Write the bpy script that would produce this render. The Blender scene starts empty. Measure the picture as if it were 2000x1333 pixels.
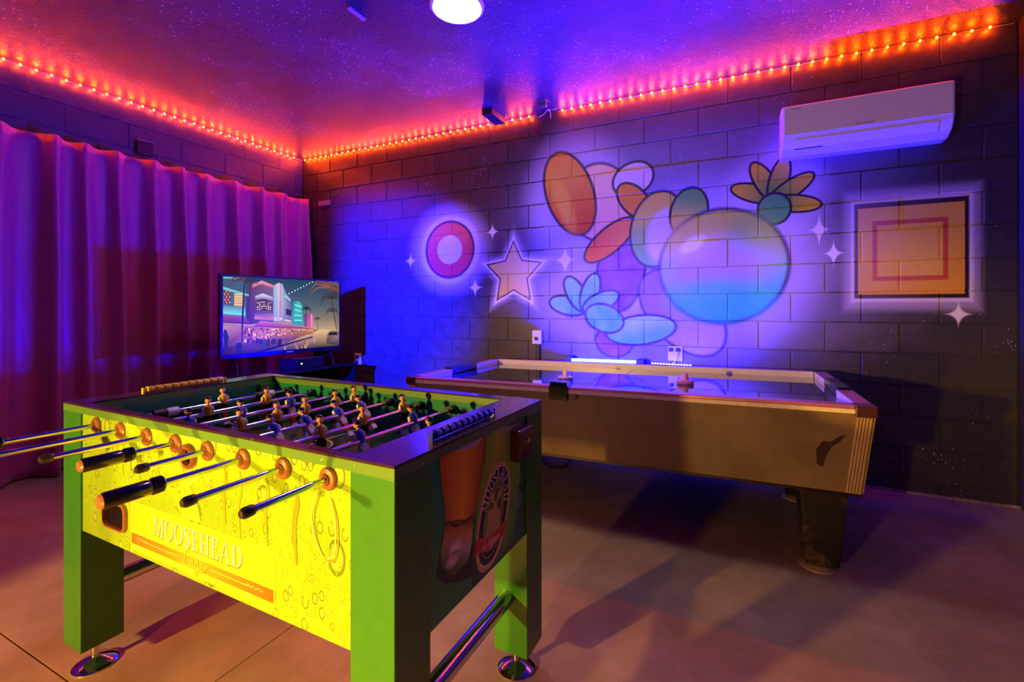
import bpy, bmesh, math, random
import numpy as np
from mathutils import Vector, Matrix
random.seed(7)
scene = bpy.context.scene
COL = scene.collection
PI = math.pi

# ------------------------------------------------------------------ camera, world, lights, exposure
CAM = Vector((4.54511, -3.82907, 1.20137)); YAW = 0.44756; FPX = 907.372; PPY = 601.17
cd = bpy.data.cameras.new('camera'); cam = bpy.data.objects.new('camera', cd); COL.objects.link(cam)
cam.location = CAM; cam.rotation_euler = (PI/2, 0, YAW)
cd.sensor_width = 36; cd.lens = FPX/2000*36; cd.shift_y = -(666.5-PPY)/2000; cd.clip_start = 0.02
scene.camera = cam
wd = bpy.data.worlds.new('world'); scene.world = wd; wd.use_nodes = True
wd.node_tree.nodes['Background'].inputs[0].default_value = (0.02, 0.02, 0.06, 1)
wd.node_tree.nodes['Background'].inputs[1].default_value = 0.0
vs = scene.view_settings
vs.view_transform = 'Standard'; vs.look = 'None'; vs.exposure = 0.12; vs.gamma = 1.0; vs.use_curve_mapping = False

def lamp(name, typ, loc, color, power, target=None, size=0.05, spot=None, blend=0.1):
    l = bpy.data.lights.new(name, typ); l.color = color; l.energy = power; l.shadow_soft_size = size
    o = bpy.data.objects.new(name, l); COL.objects.link(o); o.location = loc
    if target is not None:
        o.rotation_euler = (Vector(target)-Vector(loc)).to_track_quat('-Z', 'Y').to_euler()
    if spot: l.spot_size = math.radians(spot); l.spot_blend = blend
    return o
# lamps behind the photographer that the photograph's own shadows point back to: two low warm lamps (leg shadows on the floor),
# a blue one (shadow of the television and the curtain's end on the block wall) and a red one (straight edge of the red light on the floor)
WARM = (1.0, 0.52, 0.085)
lamp('warm_floor_lamp_offscreen', 'SPOT', (3.66, -4.34, 0.50), WARM, 125, (3.66+0.62, -1.5, 0.60), 0.03, 94, 0.12)
lamp('warm_room_lamp_offscreen', 'SPOT', (2.24, -5.6, 1.20), WARM, 600, (3.05, -3.2, 0.15), 0.05, 62, 0.30)
lamp('blue_room_lamp_offscreen', 'SPOT', (2.34, -6.0, 1.95), (0.005, 0.008, 1.0), 32000, (0.95, 0.0, 1.25), 0.06, 30, 1.0)
lamp('red_room_lamp_offscreen', 'POINT', (3.6, -5.5, 2.74), (1.0, 0.12, 0.03), 200, None, 0.03)

# ------------------------------------------------------------------ pixel -> place helpers
_s, _c = math.sin(YAW), math.cos(YAW)
FWD = Vector((-_s, _c, 0)); RGT = Vector((_c, _s, 0))
def ray(u, v): return FWD + RGT*((u-1000)/FPX) + Vector((0, 0, -(v-PPY)/FPX))
def on_plane(u, v, pt, nrm):
    d = ray(u, v); t = (Vector(pt)-CAM).dot(Vector(nrm))/d.dot(Vector(nrm)); return CAM + d*t
def wall_xz(u, v):
    p = on_plane(u, v, (0, 0, 0), (0, 1, 0)); return p.x, p.z

# ------------------------------------------------------------------ mesh helpers
class MB:
    def __init__(s): s.v = []; s.f = []; s.m = []; s.c = []
    def add(s, vs_, fs, mi=0):
        b = len(s.v); s.v += [tuple(x) for x in vs_]
        for f in fs: s.f.append(tuple(i+b for i in f)); s.m.append(mi)
        return s
    def box(s, x0, x1, y0, y1, z0, z1, mi=0):
        return s.add([(x0,y0,z0),(x1,y0,z0),(x1,y1,z0),(x0,y1,z0),(x0,y0,z1),(x1,y0,z1),(x1,y1,z1),(x0,y1,z1)],
            [(0,3,2,1),(4,5,6,7),(0,1,5,4),(1,2,6,5),(2,3,7,6),(3,0,4,7)], mi)
    def hexa(s, bot, top, mi=0):
        return s.add(list(bot)+list(top), [(0,3,2,1),(4,5,6,7),(0,1,5,4),(1,2,6,5),(2,3,7,6),(3,0,4,7)], mi)
    def cyl(s, p0, p1, r0, r1=None, n=16, cap=True, mi=0):
        if r1 is None: r1 = r0
        p0 = Vector(p0); p1 = Vector(p1); ax = (p1-p0).normalized()
        a = ax.orthogonal().normalized(); b = ax.cross(a)
        vs_ = []
        for p, r in ((p0, r0), (p1, r1)):
            for i in range(n):
                t = 2*PI*i/n; vs_.append(p+a*(r*math.cos(t))+b*(r*math.sin(t)))
        fs = [(i, (i+1) % n, n+(i+1) % n, n+i) for i in range(n)]
        if cap: fs += [tuple(range(n-1, -1, -1)), tuple(range(n, 2*n))]
        return s.add(vs_, fs, mi)
    def lathe(s, prof, org=(0,0,0), axis=(0,0,1), n=24, mi=0, sx=1, sy=1, mis=None):
        ax = Vector(axis).normalized(); a = ax.orthogonal().normalized(); b = ax.cross(a); o = Vector(org)
        if abs(ax.z) > .99: a = Vector((1,0,0)); b = Vector((0,1,0))*(1 if ax.z > 0 else -1)
        vs_ = []
        for r, h in prof:
            r = max(r, 1e-5)
            for i in range(n):
                t = 2*PI*i/n; vs_.append(o+ax*h+a*(r*sx*math.cos(t))+b*(r*sy*math.sin(t)))
        base = len(s.v); s.v += [tuple(x) for x in vs_]
        for j in range(len(prof)-1):
            for i in range(n):
                s.f.append((base+j*n+i, base+j*n+(i+1) % n, base+(j+1)*n+(i+1) % n, base+(j+1)*n+i))
                s.m.append(mis[j] if mis else mi)
        return s
    def tube(s, pts, r, n=8, mi=0, closed=False):
        pts = [Vector(p) for p in pts]; rings = []
        up = Vector((0.13, 0.21, 1)).normalized()
        for i, p in enumerate(pts):
            t = (pts[min(i+1, len(pts)-1)]-pts[max(i-1, 0)]).normalized()
            a = t.cross(up)
            if a.length < 1e-4: a = t.orthogonal()
            a.normalize(); b = t.cross(a)
            rr = r[i] if isinstance(r, (list, tuple)) else r
            rings.append([p+a*(rr*math.cos(2*PI*k/n))+b*(rr*math.sin(2*PI*k/n)) for k in range(n)])
        vs_ = [q for g in rings for q in g]
        fs = [(i*n+k, i*n+(k+1) % n, (i+1)*n+(k+1) % n, (i+1)*n+k) for i in range(len(pts)-1) for k in range(n)]
        fs += [tuple(range(n-1, -1, -1)), tuple(range((len(pts)-1)*n, len(pts)*n))]
        return s.add(vs_, fs, mi)
    def sphere(s, c, r, n=12, m=8, mi=0, scale=(1,1,1)):
        prof = [(r*math.sin(PI*j/m), -r*math.cos(PI*j/m)) for j in range(m+1)]
        b = len(s.v); s.lathe(prof, (0,0,0), (0,0,1), n, mi)
        for i in range(b, len(s.v)):
            x = s.v[i]; s.v[i] = (x[0]*scale[0]+c[0], x[1]*scale[1]+c[1], x[2]*scale[2]+c[2])
        return s
    def build(s, name, mats, parent=None, smooth=False, bevel=0, seg=2, angle=35):
        me = bpy.data.meshes.new(name); me.from_pydata(s.v, [], s.f)
        if not isinstance(mats, (list, tuple)): mats = [mats]
        for m in mats: me.materials.append(m)
        if len(mats) > 1: me.polygons.foreach_set('material_index', s.m)
        bm = bmesh.new(); bm.from_mesh(me); bmesh.ops.remove_doubles(bm, verts=bm.verts, dist=1e-6) if smooth else None
        bmesh.ops.recalc_face_normals(bm, faces=bm.faces); bm.to_mesh(me); bm.free()
        if smooth:
            me.polygons.foreach_set('use_smooth', [True]*len(me.polygons))
            try: me.set_sharp_from_angle(angle=math.radians(angle))
            except Exception: pass
        me.update()
        o = bpy.data.objects.new(name, me); COL.objects.link(o)
        if parent is not None: o.parent = parent
        if bevel:
            b = o.modifiers.new('bevel', 'BEVEL'); b.width = bevel; b.segments = seg; b.limit_method = 'ANGLE'; b.angle_limit = math.radians(40)
        return o
def empty(name, loc=(0,0,0), rz=0, label=None, cat=None, group=None):
    o = bpy.data.objects.new(name, None); COL.objects.link(o); o.location = loc; o.rotation_euler = (0,0,rz)
    o.empty_display_size = 0.1
    if label: tag(o, label, cat, group)
    return o
def tag(o, label, cat, group=None):
    o['label'] = label; o['category'] = cat
    if group: o['group'] = group
    return o
def struct(o): o['kind'] = 'structure'; return o
def inst(o, parent, loc=(0,0,0), rot=(0,0,0)):
    c = o.copy(); COL.objects.link(c); c.parent = parent; c.location = loc; c.rotation_euler = rot; return c

# flat print: polygons with a colour per corner, one mesh
class Print:
    def __init__(s): s.v = []; s.f = []; s.c = []
    def poly(s, pts, col, lift=0.0):
        b = len(s.v); s.v += [(p[0], p[1], lift) for p in pts]; s.f.append(tuple(range(b, b+len(pts))))
        if isinstance(col[0], (int, float)): col = [col]*len(pts)
        s.c += [lin(c) for c in col]
    def strip(s, a, b_, ca, cb, lift=0.0):
        for i in range(len(a)-1):
            A = ca[i] if isinstance(ca[0], (list, tuple)) else ca; A2 = ca[i+1] if isinstance(ca[0], (list, tuple)) else ca
            B = cb[i] if isinstance(cb[0], (list, tuple)) else cb; B2 = cb[i+1] if isinstance(cb[0], (list, tuple)) else cb
            s.poly([a[i], a[i+1], b_[i+1], b_[i]], [A, A2, B2, B], lift)
    def stroke(s, pts, w, col, lift=0.0):
        n = len(pts); L = []; R = []
        for i, p in enumerate(pts):
            q0 = pts[max(i-1, 0)]; q1 = pts[min(i+1, n-1)]; dx, dy = q1[0]-q0[0], q1[1]-q0[1]
            l = math.hypot(dx, dy) or 1; ww = (w[i] if isinstance(w, (list, tuple)) else w)/2
            L.append((p[0]-dy/l*ww, p[1]+dx/l*ww)); R.append((p[0]+dy/l*ww, p[1]-dx/l*ww))
        s.strip(L, R, col, col, lift)
    def ellipse(s, cx, cy, rx, ry, col, col2=None, lift=0.0, n=32, rot=0):
        ring = []
        for i in range(n):
            t = 2*PI*i/n; x, y = rx*math.cos(t), ry*math.sin(t)
            ring.append((cx+x*math.cos(rot)-y*math.sin(rot), cy+x*math.sin(rot)+y*math.cos(rot)))
        if col2 is None: s.poly(ring, col, lift)
        else:
            for i in range(n): s.poly([(cx, cy), ring[i], ring[(i+1) % n]], [col, col2, col2], lift)
        return ring
    def build(s, name, to3, mat, parent=None):
        me = bpy.data.meshes.new(name); me.from_pydata([to3(*v) for v in s.v], [], s.f)
        at = me.color_attributes.new('ink', 'FLOAT_COLOR', 'CORNER')
        idx = [0]*len(me.loops); me.loops.foreach_get('vertex_index', idx)
        flat = []
        for i in idx: flat += [*s.c[i], 1.0]
        at.data.foreach_set('color', flat)
        me.materials.append(mat); me.update()
        o = bpy.data.objects.new(name, me); COL.objects.link(o)
        if parent is not None: o.parent = parent
        return o
def spline(pts, n=8):
    out = []; P = [pts[0]]+list(pts)+[pts[-1]]
    for i in range(1, len(P)-2):
        for k in range(n):
            t = k/n; a, b, c, d = P[i-1], P[i], P[i+1], P[i+2]
            out.append(tuple(0.5*((2*b[j])+(-a[j]+c[j])*t+(2*a[j]-5*b[j]+4*c[j]-d[j])*t*t+(-a[j]+3*b[j]-3*c[j]+d[j])*t**3) for j in range(len(b))))
    out.append(tuple(pts[-1])); return out

# ------------------------------------------------------------------ materials
def lin(c):
    return tuple((x/12.92 if x <= 0.04045 else ((x+0.055)/1.055)**2.4) for x in (v/255 for v in c[:3]))
class NT:
    def __init__(s, name):
        s.mat = bpy.data.materials.new(name); s.mat.use_nodes = True; s.t = s.mat.node_tree; s.n = s.t.nodes
        s.bsdf = s.n['Principled BSDF']
    def node(s, typ, **k):
        x = s.n.new(typ)
        for a, b in k.items(): setattr(x, a, b)
        return x
    def link(s, a, b): s.t.links.new(a, b)
    def put(s, sock, val):
        if hasattr(val, 'is_linked') or isinstance(val, bpy.types.NodeSocket): s.link(val, sock)
        else: sock.default_value = val
    def math(s, op, a, b=None, c=None, clamp=False):
        x = s.node('ShaderNodeMath', operation=op, use_clamp=clamp); s.put(x.inputs[0], a)
        if b is not None: s.put(x.inputs[1], b)
        if c is not None: s.put(x.inputs[2], c)
        return x.outputs[0]
    def mix(s, fac, a, b):
        x = s.node('ShaderNodeMix', data_type='RGBA'); s.put(x.inputs[0], fac)
        for i, v in ((6, a), (7, b)):
            if isinstance(v, tuple): x.inputs[i].default_value = (*v[:3], 1)
            else: s.link(v, x.inputs[i])
        return x.outputs[2]
    def ramp(s, val, f0, f1, t0=0.0, t1=1.0, smooth=True):
        x = s.node('ShaderNodeMapRange', interpolation_type='SMOOTHSTEP' if smooth else 'LINEAR')
        s.put(x.inputs[0], val)
        for i, q in ((1, f0), (2, f1), (3, t0), (4, t1)): x.inputs[i].default_value = q
        return x.outputs[0]
    def noise(s, vec, scale, detail=3, rough=0.5, out=0):
        x = s.node('ShaderNodeTexNoise'); x.inputs['Scale'].default_value = scale; x.inputs['Detail'].default_value = detail
        x.inputs['Roughness'].default_value = rough
        if vec is not None: s.link(vec, x.inputs['Vector'])
        return x.outputs[out]
    def voronoi(s, vec, scale, out='Distance', feature='F1', rnd=1.0, dim='3D'):
        x = s.node('ShaderNodeTexVoronoi', feature=feature, voronoi_dimensions=dim); x.inputs['Scale'].default_value = scale
        x.inputs['Randomness'].default_value = rnd
        if vec is not None: s.link(vec, x.inputs['Vector'])
        return x
    def obj(s): return s.node('ShaderNodeTexCoord').outputs['Object']
    def pos(s): return s.node('ShaderNodeNewGeometry').outputs['Position']
    def bump(s, h, strength=0.3, dist=0.002):
        b = s.node('ShaderNodeBump'); b.inputs['Strength'].default_value = strength; b.inputs['Distance'].default_value = dist
        s.link(h, b.inputs['Height']); s.link(b.outputs[0], s.bsdf.inputs['Normal'])
    def base(s, col): s.put(s.bsdf.inputs['Base Color'], (*col[:3], 1) if isinstance(col, tuple) else col)
    def set(s, **k):
        names = dict(rough='Roughness', metal='Metallic', spec='Specular IOR Level', coat='Coat Weight', coatr='Coat Roughness', sheen='Sheen Weight', trans='Transmission Weight')
        for a, b in k.items(): s.put(s.bsdf.inputs[names[a]], b)
        return s
def plain(name, rgb, rough=0.5, metal=0.0, var=0.12, scale=40, coat=0.0, bump=0.0, spec=0.5):
    m = NT(name); c = lin(rgb); n = m.noise(m.obj(), scale, 3)
    m.base(m.mix(m.ramp(n, 0.3, 0.7, smooth=False), tuple(x*(1-var) for x in c), tuple(min(1, x*(1+var)) for x in c)))
    m.set(rough=rough, metal=metal, coat=coat, spec=spec)
    if bump: m.bump(n, bump, 0.002)
    return m.mat
def emit(name, rgb, strength, base=(20, 20, 20)):
    m = NT(name); m.base(lin(base)); m.bsdf.inputs['Emission Color'].default_value = (*rgb, 1); m.bsdf.inputs['Emission Strength'].default_value = strength
    m.set(rough=0.4); return m.mat
def ink_mat(name, rough=0.35, emission=None):
    m = NT(name); a = m.node('ShaderNodeVertexColor', layer_name='ink')
    if emission:
        m.base((0.0, 0.0, 0.0)); m.link(a.outputs[0], m.bsdf.inputs['Emission Color']); m.bsdf.inputs['Emission Strength'].default_value = emission
        m.set(rough=0.3, spec=0.08)
    else: m.base(a.outputs[0]); m.set(rough=rough)
    return m.mat

# ---- painted block wall, with the sprayed picture as flat paint in world position (X along the wall, Z up)
def wall_material(name, shapes=(), lift=1.0):
    m = NT(name); P = m.pos()
    n1 = m.noise(P, 9, 4, 0.6); n2 = m.noise(P, 260, 2, 0.6)
    col = m.mix(n1, tuple(lift*q for q in (0.026, 0.023, 0.028)), tuple(lift*q for q in (0.056, 0.048, 0.056)))
    # overspray dust and dots of white paint
    if shapes is not None:
        vz = m.voronoi(P, 55, 'Distance'); dots = m.ramp(vz.outputs['Distance'], 0.24, 0.12)
        wn = m.noise(P, 2.3, 3, 0.6); msk = m.ramp(wn, 0.55, 0.66)
        rnd = m.node('ShaderNodeSeparateColor'); m.link(vz.outputs['Color'], rnd.inputs[0])
        keep = m.math('GREATER_THAN', rnd.outputs[0], 0.55)
        dots = m.math('MULTIPLY', m.math('MULTIPLY', dots, msk), keep)
        col = m.mix(dots, col, (0.75, 0.73, 0.76))
    sep = None
    for sh in (shapes or ()):
        kind = sh['kind']
        mp = m.node('ShaderNodeMapping', vector_type='TEXTURE'); m.link(P, mp.inputs[0])
        mp.inputs['Location'].default_value = (sh['c'][0], 0, sh['c'][1]); mp.inputs['Rotation'].default_value = (0, sh.get('rot', 0), 0)
        mp.inputs['Scale'].default_value = (sh['r'][0], 1.0, sh['r'][1])
        v = mp.outputs[0]
        if kind in ('ellipse', 'ring'):
            vm = m.node('ShaderNodeVectorMath', operation='MULTIPLY'); m.link(v, vm.inputs[0]); vm.inputs[1].default_value = (1, 0, 1)
            le = m.node('ShaderNodeVectorMath', operation='LENGTH'); m.link(vm.outputs[0], le.inputs[0]); d = le.outputs['Value']
        else:
            sx = m.node('ShaderNodeSeparateXYZ'); m.link(v, sx.inputs[0]); X, Z = sx.outputs[0], sx.outputs[2]
            if kind == 'square':
                d = m.math('MAXIMUM', m.math('ABSOLUTE', X), m.math('ABSOLUTE', Z))
            elif kind == 'sparkle':
                d = m.math('ADD', m.math('SQRT', m.math('ABSOLUTE', X)), m.math('SQRT', m.math('ABSOLUTE', Z)))
            elif kind == 'star':
                th = m.math('ARCTAN2', X, Z); w = 2*PI/5
                ph = m.math('ABSOLUTE', m.math('SUBTRACT', m.math('FLOORED_MODULO', m.math('ADD', th, PI/5), w), PI/5))
                r = m.math('SQRT', m.math('ADD', m.math('MULTIPLY', X, X), m.math('MULTIPLY', Z, Z)))
                px = m.math('MULTIPLY', r, m.math('COSINE', ph)); py = m.math('MULTIPLY', r, m.math('SINE', ph))
                ri = 0.50; a = ri*math.sin(PI/5); b = 1-ri*math.cos(PI/5)
                d = m.math('ADD', px, m.math('MULTIPLY', py, b/a))
        soft = sh.get('soft', 0.04)
        if kind == 'ring':
            k = m.ramp(m.math('ABSOLUTE', m.math('SUBTRACT', d, 1.0)), sh['w'], sh['w']*0.4)
        else: k = m.ramp(d, 1.0+soft, max(0.0, 1.0-soft))
        if sh.get('op', 1) != 1: k = m.math('MULTIPLY', k, sh['op'])
        fill = lin(sh['col'])
        if 'col2' in sh:   # spray gradient across the shape, in the shape's own frame
            sx2 = m.node('ShaderNodeSeparateXYZ'); m.link(v, sx2.inputs[0])
            g = sx2.outputs[2] if sh.get('axis', 'z') == 'z' else sx2.outputs[0]
            fill = m.mix(m.ramp(g, -0.8, 0.8), lin(sh['col']), lin(sh['col2']))
        col = m.mix(k, col, fill)
    m.base(col); m.set(rough=m.ramp(n1, 0.3, 0.7, 0.34, 0.5), spec=0.5)
    h = m.math('ADD', m.math('MULTIPLY', n2, 0.5), m.math('MULTIPLY', m.noise(P, 40, 3, 0.6), 1.0))
    m.bump(h, 0.35, 0.004)
    return m.mat

def E(px, py, rx, ry, col, rot=0, kind='ellipse', **k):
    x, z = wall_xz(px, py); xr = wall_xz(px+rx, py)[0]; xl = wall_xz(px-rx, py)[0]; zt = wall_xz(px, py-ry)[1]; zb = wall_xz(px, py+ry)[1]
    return dict(kind=kind, c=(x, z), r=((xr-xl)/2, (zt-zb)/2), col=col, rot=math.radians(rot), **k)
def outlined(px, py, rx, ry, col, rot=0, ow=5, oc=(48, 20, 50), **k):
    return [E(px, py, rx+ow, ry+ow, oc, rot), E(px, py, rx, ry, col, rot, **k)]
HALO = (214, 200, 240)
disc = [E(878, 488, 70, 80, HALO, soft=0.30, op=0.75), E(878, 488, 56, 66, (235, 228, 245), soft=0.10),
        E(878, 488, 48, 57, (50, 22, 50)), E(878, 488, 44, 53, (225, 70, 45), col2=(240, 110, 60)), E(878, 488, 24, 28, (245, 235, 230)), ]
star = [E(1003, 535, 74, 82, HALO, kind='star', soft=0.30, op=0.8), E(1003, 535, 66, 76, (240, 235, 248), kind='star', soft=0.06),
        E(1003, 535, 58, 66, (55, 35, 30), kind='star', soft=0.02), E(1003, 535, 52, 60, (235, 200, 90), col2=(245, 225, 130), kind='star', soft=0.02)]
square = [E(1776, 487, 132, 118, HALO, kind='square', soft=0.10, op=0.55), E(1776, 487, 119, 103, (225, 212, 232), kind='square', soft=0.03),
          E(1776, 487, 112, 96, (40, 12, 20), kind='square', soft=0.02), E(1776, 488, 104, 87, (232, 170, 30), kind='square', soft=0.01, col2=(240, 190, 60)),
          E(1776, 488, 74, 60, (205, 78, 24), kind='square', soft=0.03), E(1776, 488, 64, 51, (238, 186, 50), kind='square', soft=0.03)]
cen = [E(1310, 480, 330, 250, HALO, soft=0.45, op=0.34), E(1120, 385, 92, 118, HALO, soft=0.35, op=0.6), E(1512, 385, 96, 90, HALO, soft=0.35, op=0.6), E(1390, 520, 190, 165, HALO, soft=0.25, op=0.55),
       E(1160, 590, 110, 80, HALO, soft=0.35, op=0.35)]
cen += outlined(1200, 665, 34, 30, (150, 70, 190))
cen += outlined(1212, 530, 44, 78, (120, 50, 165), 8, col2=(150, 80, 190))
cen += outlined(1330, 610, 60, 98, (200, 180, 225), -42, col2=(150, 120, 215))
cen += outlined(1250, 645, 66, 26, (60, 200, 215), -8, col2=(160, 235, 235))
cen += outlined(1170, 395, 60, 74, (238, 180, 125), -12, col2=(250, 205, 160))
cen += outlined(1112, 378, 42, 84, (222, 92, 25), -20, col2=(245, 170, 50))
cen += [E(1100, 395, 14, 58, (250, 190, 60), -20, soft=0.5, op=0.8)]
cen += outlined(1190, 470, 22, 58, (230, 95, 40), 52, col2=(245, 140, 60))
cen += outlined(1236, 350, 38, 30, (226, 206, 210), -20)
cen += outlined(1238, 392, 22, 40, (235, 150, 40), -40)
for k in range(5):
    t = math.radians(-70+k*42)
    cen += outlined(1512+38*math.sin(t), 392-40*math.cos(t), 17, 44, (70, 170, 60), math.degrees(t), col2=(232, 200, 50))
cen += outlined(1512, 408, 30, 28, (90, 185, 95))
for k in range(4):
    t = math.radians(-78+k*48)
    cen += outlined(1142+34*math.sin(t), 604-34*math.cos(t), 15, 36, (60, 200, 190), math.degrees(t), col2=(120, 210, 150))
cen += outlined(1180, 622, 36, 24, (70, 205, 210), 20)
cen += outlined(1283, 448, 50, 72, (120, 190, 90), 10, col2=(226, 205, 70))
cen += [E(1296, 462, 32, 50, (216, 205, 232), 10, soft=0.2)]
cen += outlined(1345, 415, 34, 46, (216, 200, 80), 12, col2=(110, 185, 80))
cen += outlined(1408, 520, 122, 108, (40, 205, 205), 0, 7, (52, 24, 66), col2=(205, 205, 80))
cen += [E(1400, 522, 96, 52, (196, 160, 222), -8, soft=0.55, op=0.85), E(1340, 470, 52, 38, (222, 205, 95), 0, soft=0.6, op=0.7), E(1470, 452, 46, 36, (150, 205, 90), 0, soft=0.6, op=0.6),
        E(1405, 585, 92, 40, (40, 225, 225), 0, soft=0.5, op=0.8), E(1352, 478, 26, 12, (250, 248, 235), -30, soft=0.4, op=0.85)]
spark = [E(962, 453, 14, 18, (245, 240, 250), kind='sparkle', soft=0.15), E(928, 562, 15, 20, (245, 240, 250), kind='sparkle', soft=0.15), E(1104, 508, 24, 32, (240, 235, 250), kind='sparkle', soft=0.15),
         E(1600, 449, 22, 36, (240, 235, 250), kind='sparkle', soft=0.15), E(1628, 495, 22, 30, (240, 235, 250), kind='sparkle', soft=0.15), E(1872, 614, 30, 28, (240, 235, 240), kind='sparkle', soft=0.15), E(802, 510, 12, 18, (230, 230, 250), kind='sparkle', soft=0.15)]
disc += [spark[0], spark[1], spark[6]]; star += [spark[2]]; cen += [spark[3], spark[4]]; square += [spark[5]]
ALL_SHAPES = [disc, star, square, cen]

M = {}
M['block'] = wall_material('black_block_paint')
M['mortar'] = plain('black_mortar_paint', (66, 62, 68), 0.5, var=0.35, scale=25, bump=0.4)
M['wall_plain'] = plain('black_wall_paint', (44, 40, 46), 0.5, var=0.3, scale=8)
m = NT('sprayed_ceiling'); P = m.pos()
n1 = m.noise(P, 1.1, 3, 0.6); n2 = m.noise(P, 130, 2, 0.55); v1 = m.voronoi(P, 42)
c = m.mix(m.ramp(n1, 0.42, 0.66), (0.024, 0.022, 0.032), (0.065, 0.062, 0.074))
sp = m.node('ShaderNodeSeparateColor'); m.link(v1.outputs['Color'], sp.inputs[0])
dots = m.math('MULTIPLY', m.math('MULTIPLY', m.ramp(v1.outputs['Distance'], 0.22, 0.10), m.math('GREATER_THAN', sp.outputs[0], 0.5)), m.ramp(n1, 0.44, 0.58))
m.base(m.mix(dots, c, (0.8, 0.8, 0.85))); m.set(rough=0.38, spec=0.55)
m.bump(m.math('ADD', n2, m.math('MULTIPLY', m.noise(P, 48, 3, 0.6), 1.2)), 0.75, 0.006); M['ceiling'] = m.mat
m = NT('stained_concrete'); P = m.pos()
n1 = m.noise(P, 1.6, 5, 0.62); n2 = m.noise(P, 7, 5, 0.65); st = m.node('ShaderNodeMapping'); m.link(P, st.inputs[0]); st.inputs['Scale'].default_value = (1.0, 7.0, 1.0); st.inputs['Rotation'].default_value = (0, 0, 0.5)
n3 = m.noise(st.outputs[0], 5, 4, 0.7); n4 = m.noise(P, 160, 2)
c = m.mix(m.ramp(n1, 0.3, 0.7), (0.27, 0.185, 0.11), (0.42, 0.30, 0.19)); c = m.mix(m.ramp(n2, 0.35, 0.75, 0, 0.55), c, (0.24, 0.155, 0.09)); c = m.mix(m.ramp(n3, 0.62, 0.74, 0, 0.4), c, (0.5, 0.39, 0.27))
m.base(c); m.set(rough=m.ramp(n2, 0.3, 0.7, 0.36, 0.52), spec=0.35); m.bump(m.math('ADD', m.math('MULTIPLY', n4, 0.3), n2), 0.12, 0.003); M['concrete'] = m.mat
M['joint'] = plain('dark_joint', (40, 32, 26), 0.8)

# ------------------------------------------------------------------ the room
RX, RB, CH = 6.08, -7.4, 2.93
FRONT = -4.6
XJ = [0.2295+k*0.2032 for k in range(-2, 31)]; ZJ = {n: 0.9002+n*0.2032 for n in range(-5, 12)}
o = struct(MB().box(-0.1, RX+0.1, RB-0.1, 0.1, -0.12, -0.014).build('floor', M['joint']))
for x0, x1 in ((0, 3.038), (3.044, RX)):
    for y0, y1 in ((RB, -3.104), (-3.098, 0.0)):
        MB().box(x0, x1, y0, y1, -0.014, 0.0).build('slab', M['concrete'], o)
struct(MB().box(-0.1, RX+0.1, RB-0.1, 0.1, CH, CH+0.1).build('ceiling', M['ceiling']))
wb = struct(MB().box(-0.1, RX+0.1, 0.012, 0.12, 0.0, CH).build('wall_back', M['mortar']))
XA, XB = wall_xz(1062, 480)[0], wall_xz(1622, 480)[0]
for xa, xb, sh in ((0.0, XA, disc+star), (XA, XB, cen), (XB, RX, square)):
    MB().box(xa, xb, 0.0065, 0.0125, 0.0, CH).build('mortar_bed', wall_material('painted_mortar', sh, 1.2), wb)
wl = struct(MB().box(-0.12, -0.005, RB, 0.005, 0.0, CH).build('wall_left', M['mortar']))
struct(MB().box(RX, RX+0.12, RB, 0.005, 0.0, CH).build('wall_right', M['wall_plain']))
struct(MB().box(-0.1, RX+0.1, RB-0.12, RB, 0.0, CH).build('wall_far', M['wall_plain']))
wf = MB(); wf.box(0, 1.93, FRONT-0.15, FRONT, 0, CH); wf.box(4.95, RX, FRONT-0.15, FRONT, 0, CH); wf.box(1.93, 4.95, FRONT-0.15, FRONT, 2.06, CH)
struct(wf.build('wall_front', M['wall_plain']))

def block_mesh(w, h, d=0.012):
    b = MB().box(-w/2, w/2, -0.0, d, -h/2, h/2)
    me = bpy.data.meshes.new('block'); me.from_pydata(b.v, [], b.f)
    bm = bmesh.new(); bm.from_mesh(me)
    bmesh.ops.recalc_face_normals(bm, faces=bm.faces)
    ed = [e for e in bm.edges if all(v.co.y < 1e-5 for v in e.verts)]
    bmesh.ops.bevel(bm, geom=ed, offset=0.003, segments=1, affect='EDGES'); bm.to_mesh(me); bm.free()
    me.materials.append(M['block']); return me
_bm = {}
def block(x0, x1, z0, z1, parent, left=False):
    w, h = round(x1-x0-0.0075, 4), round(z1-z0-0.0075, 4); key = (w, h)
    if key not in _bm: _bm[key] = block_mesh(w, h)
    o = bpy.data.objects.new('block', _bm[key]); COL.objects.link(o); o.parent = parent
    if left: o.location = (0.002*random.random()-0.002, -(x0+x1)/2, (z0+z1)/2); o.rotation_euler = (0, 0, PI/2)
    else: o.location = ((x0+x1)/2, 0.002*random.random()-0.002, (z0+z1)/2)
    return o
_mats = {}
def material_for(x0, x1, z0, z1):
    keys = []; sh = []
    for i, grp in enumerate(ALL_SHAPES):
        hit = False
        for s in grp:
            R = max(s['r'])*1.35 if s.get('rot') else None
            rx, rz = (R, R) if R else (s['r'][0]*1.4, s['r'][1]*1.4)
            if s['c'][0]+rx > x0 and s['c'][0]-rx < x1 and s['c'][1]+rz > z0 and s['c'][1]-rz < z1: hit = True
        if hit: keys.append(i); sh += grp
    keys = tuple(keys)
    if not keys: return None
    if keys not in _mats: _mats[keys] = wall_material('sprayed_block_paint', sh)
    return _mats[keys]
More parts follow.
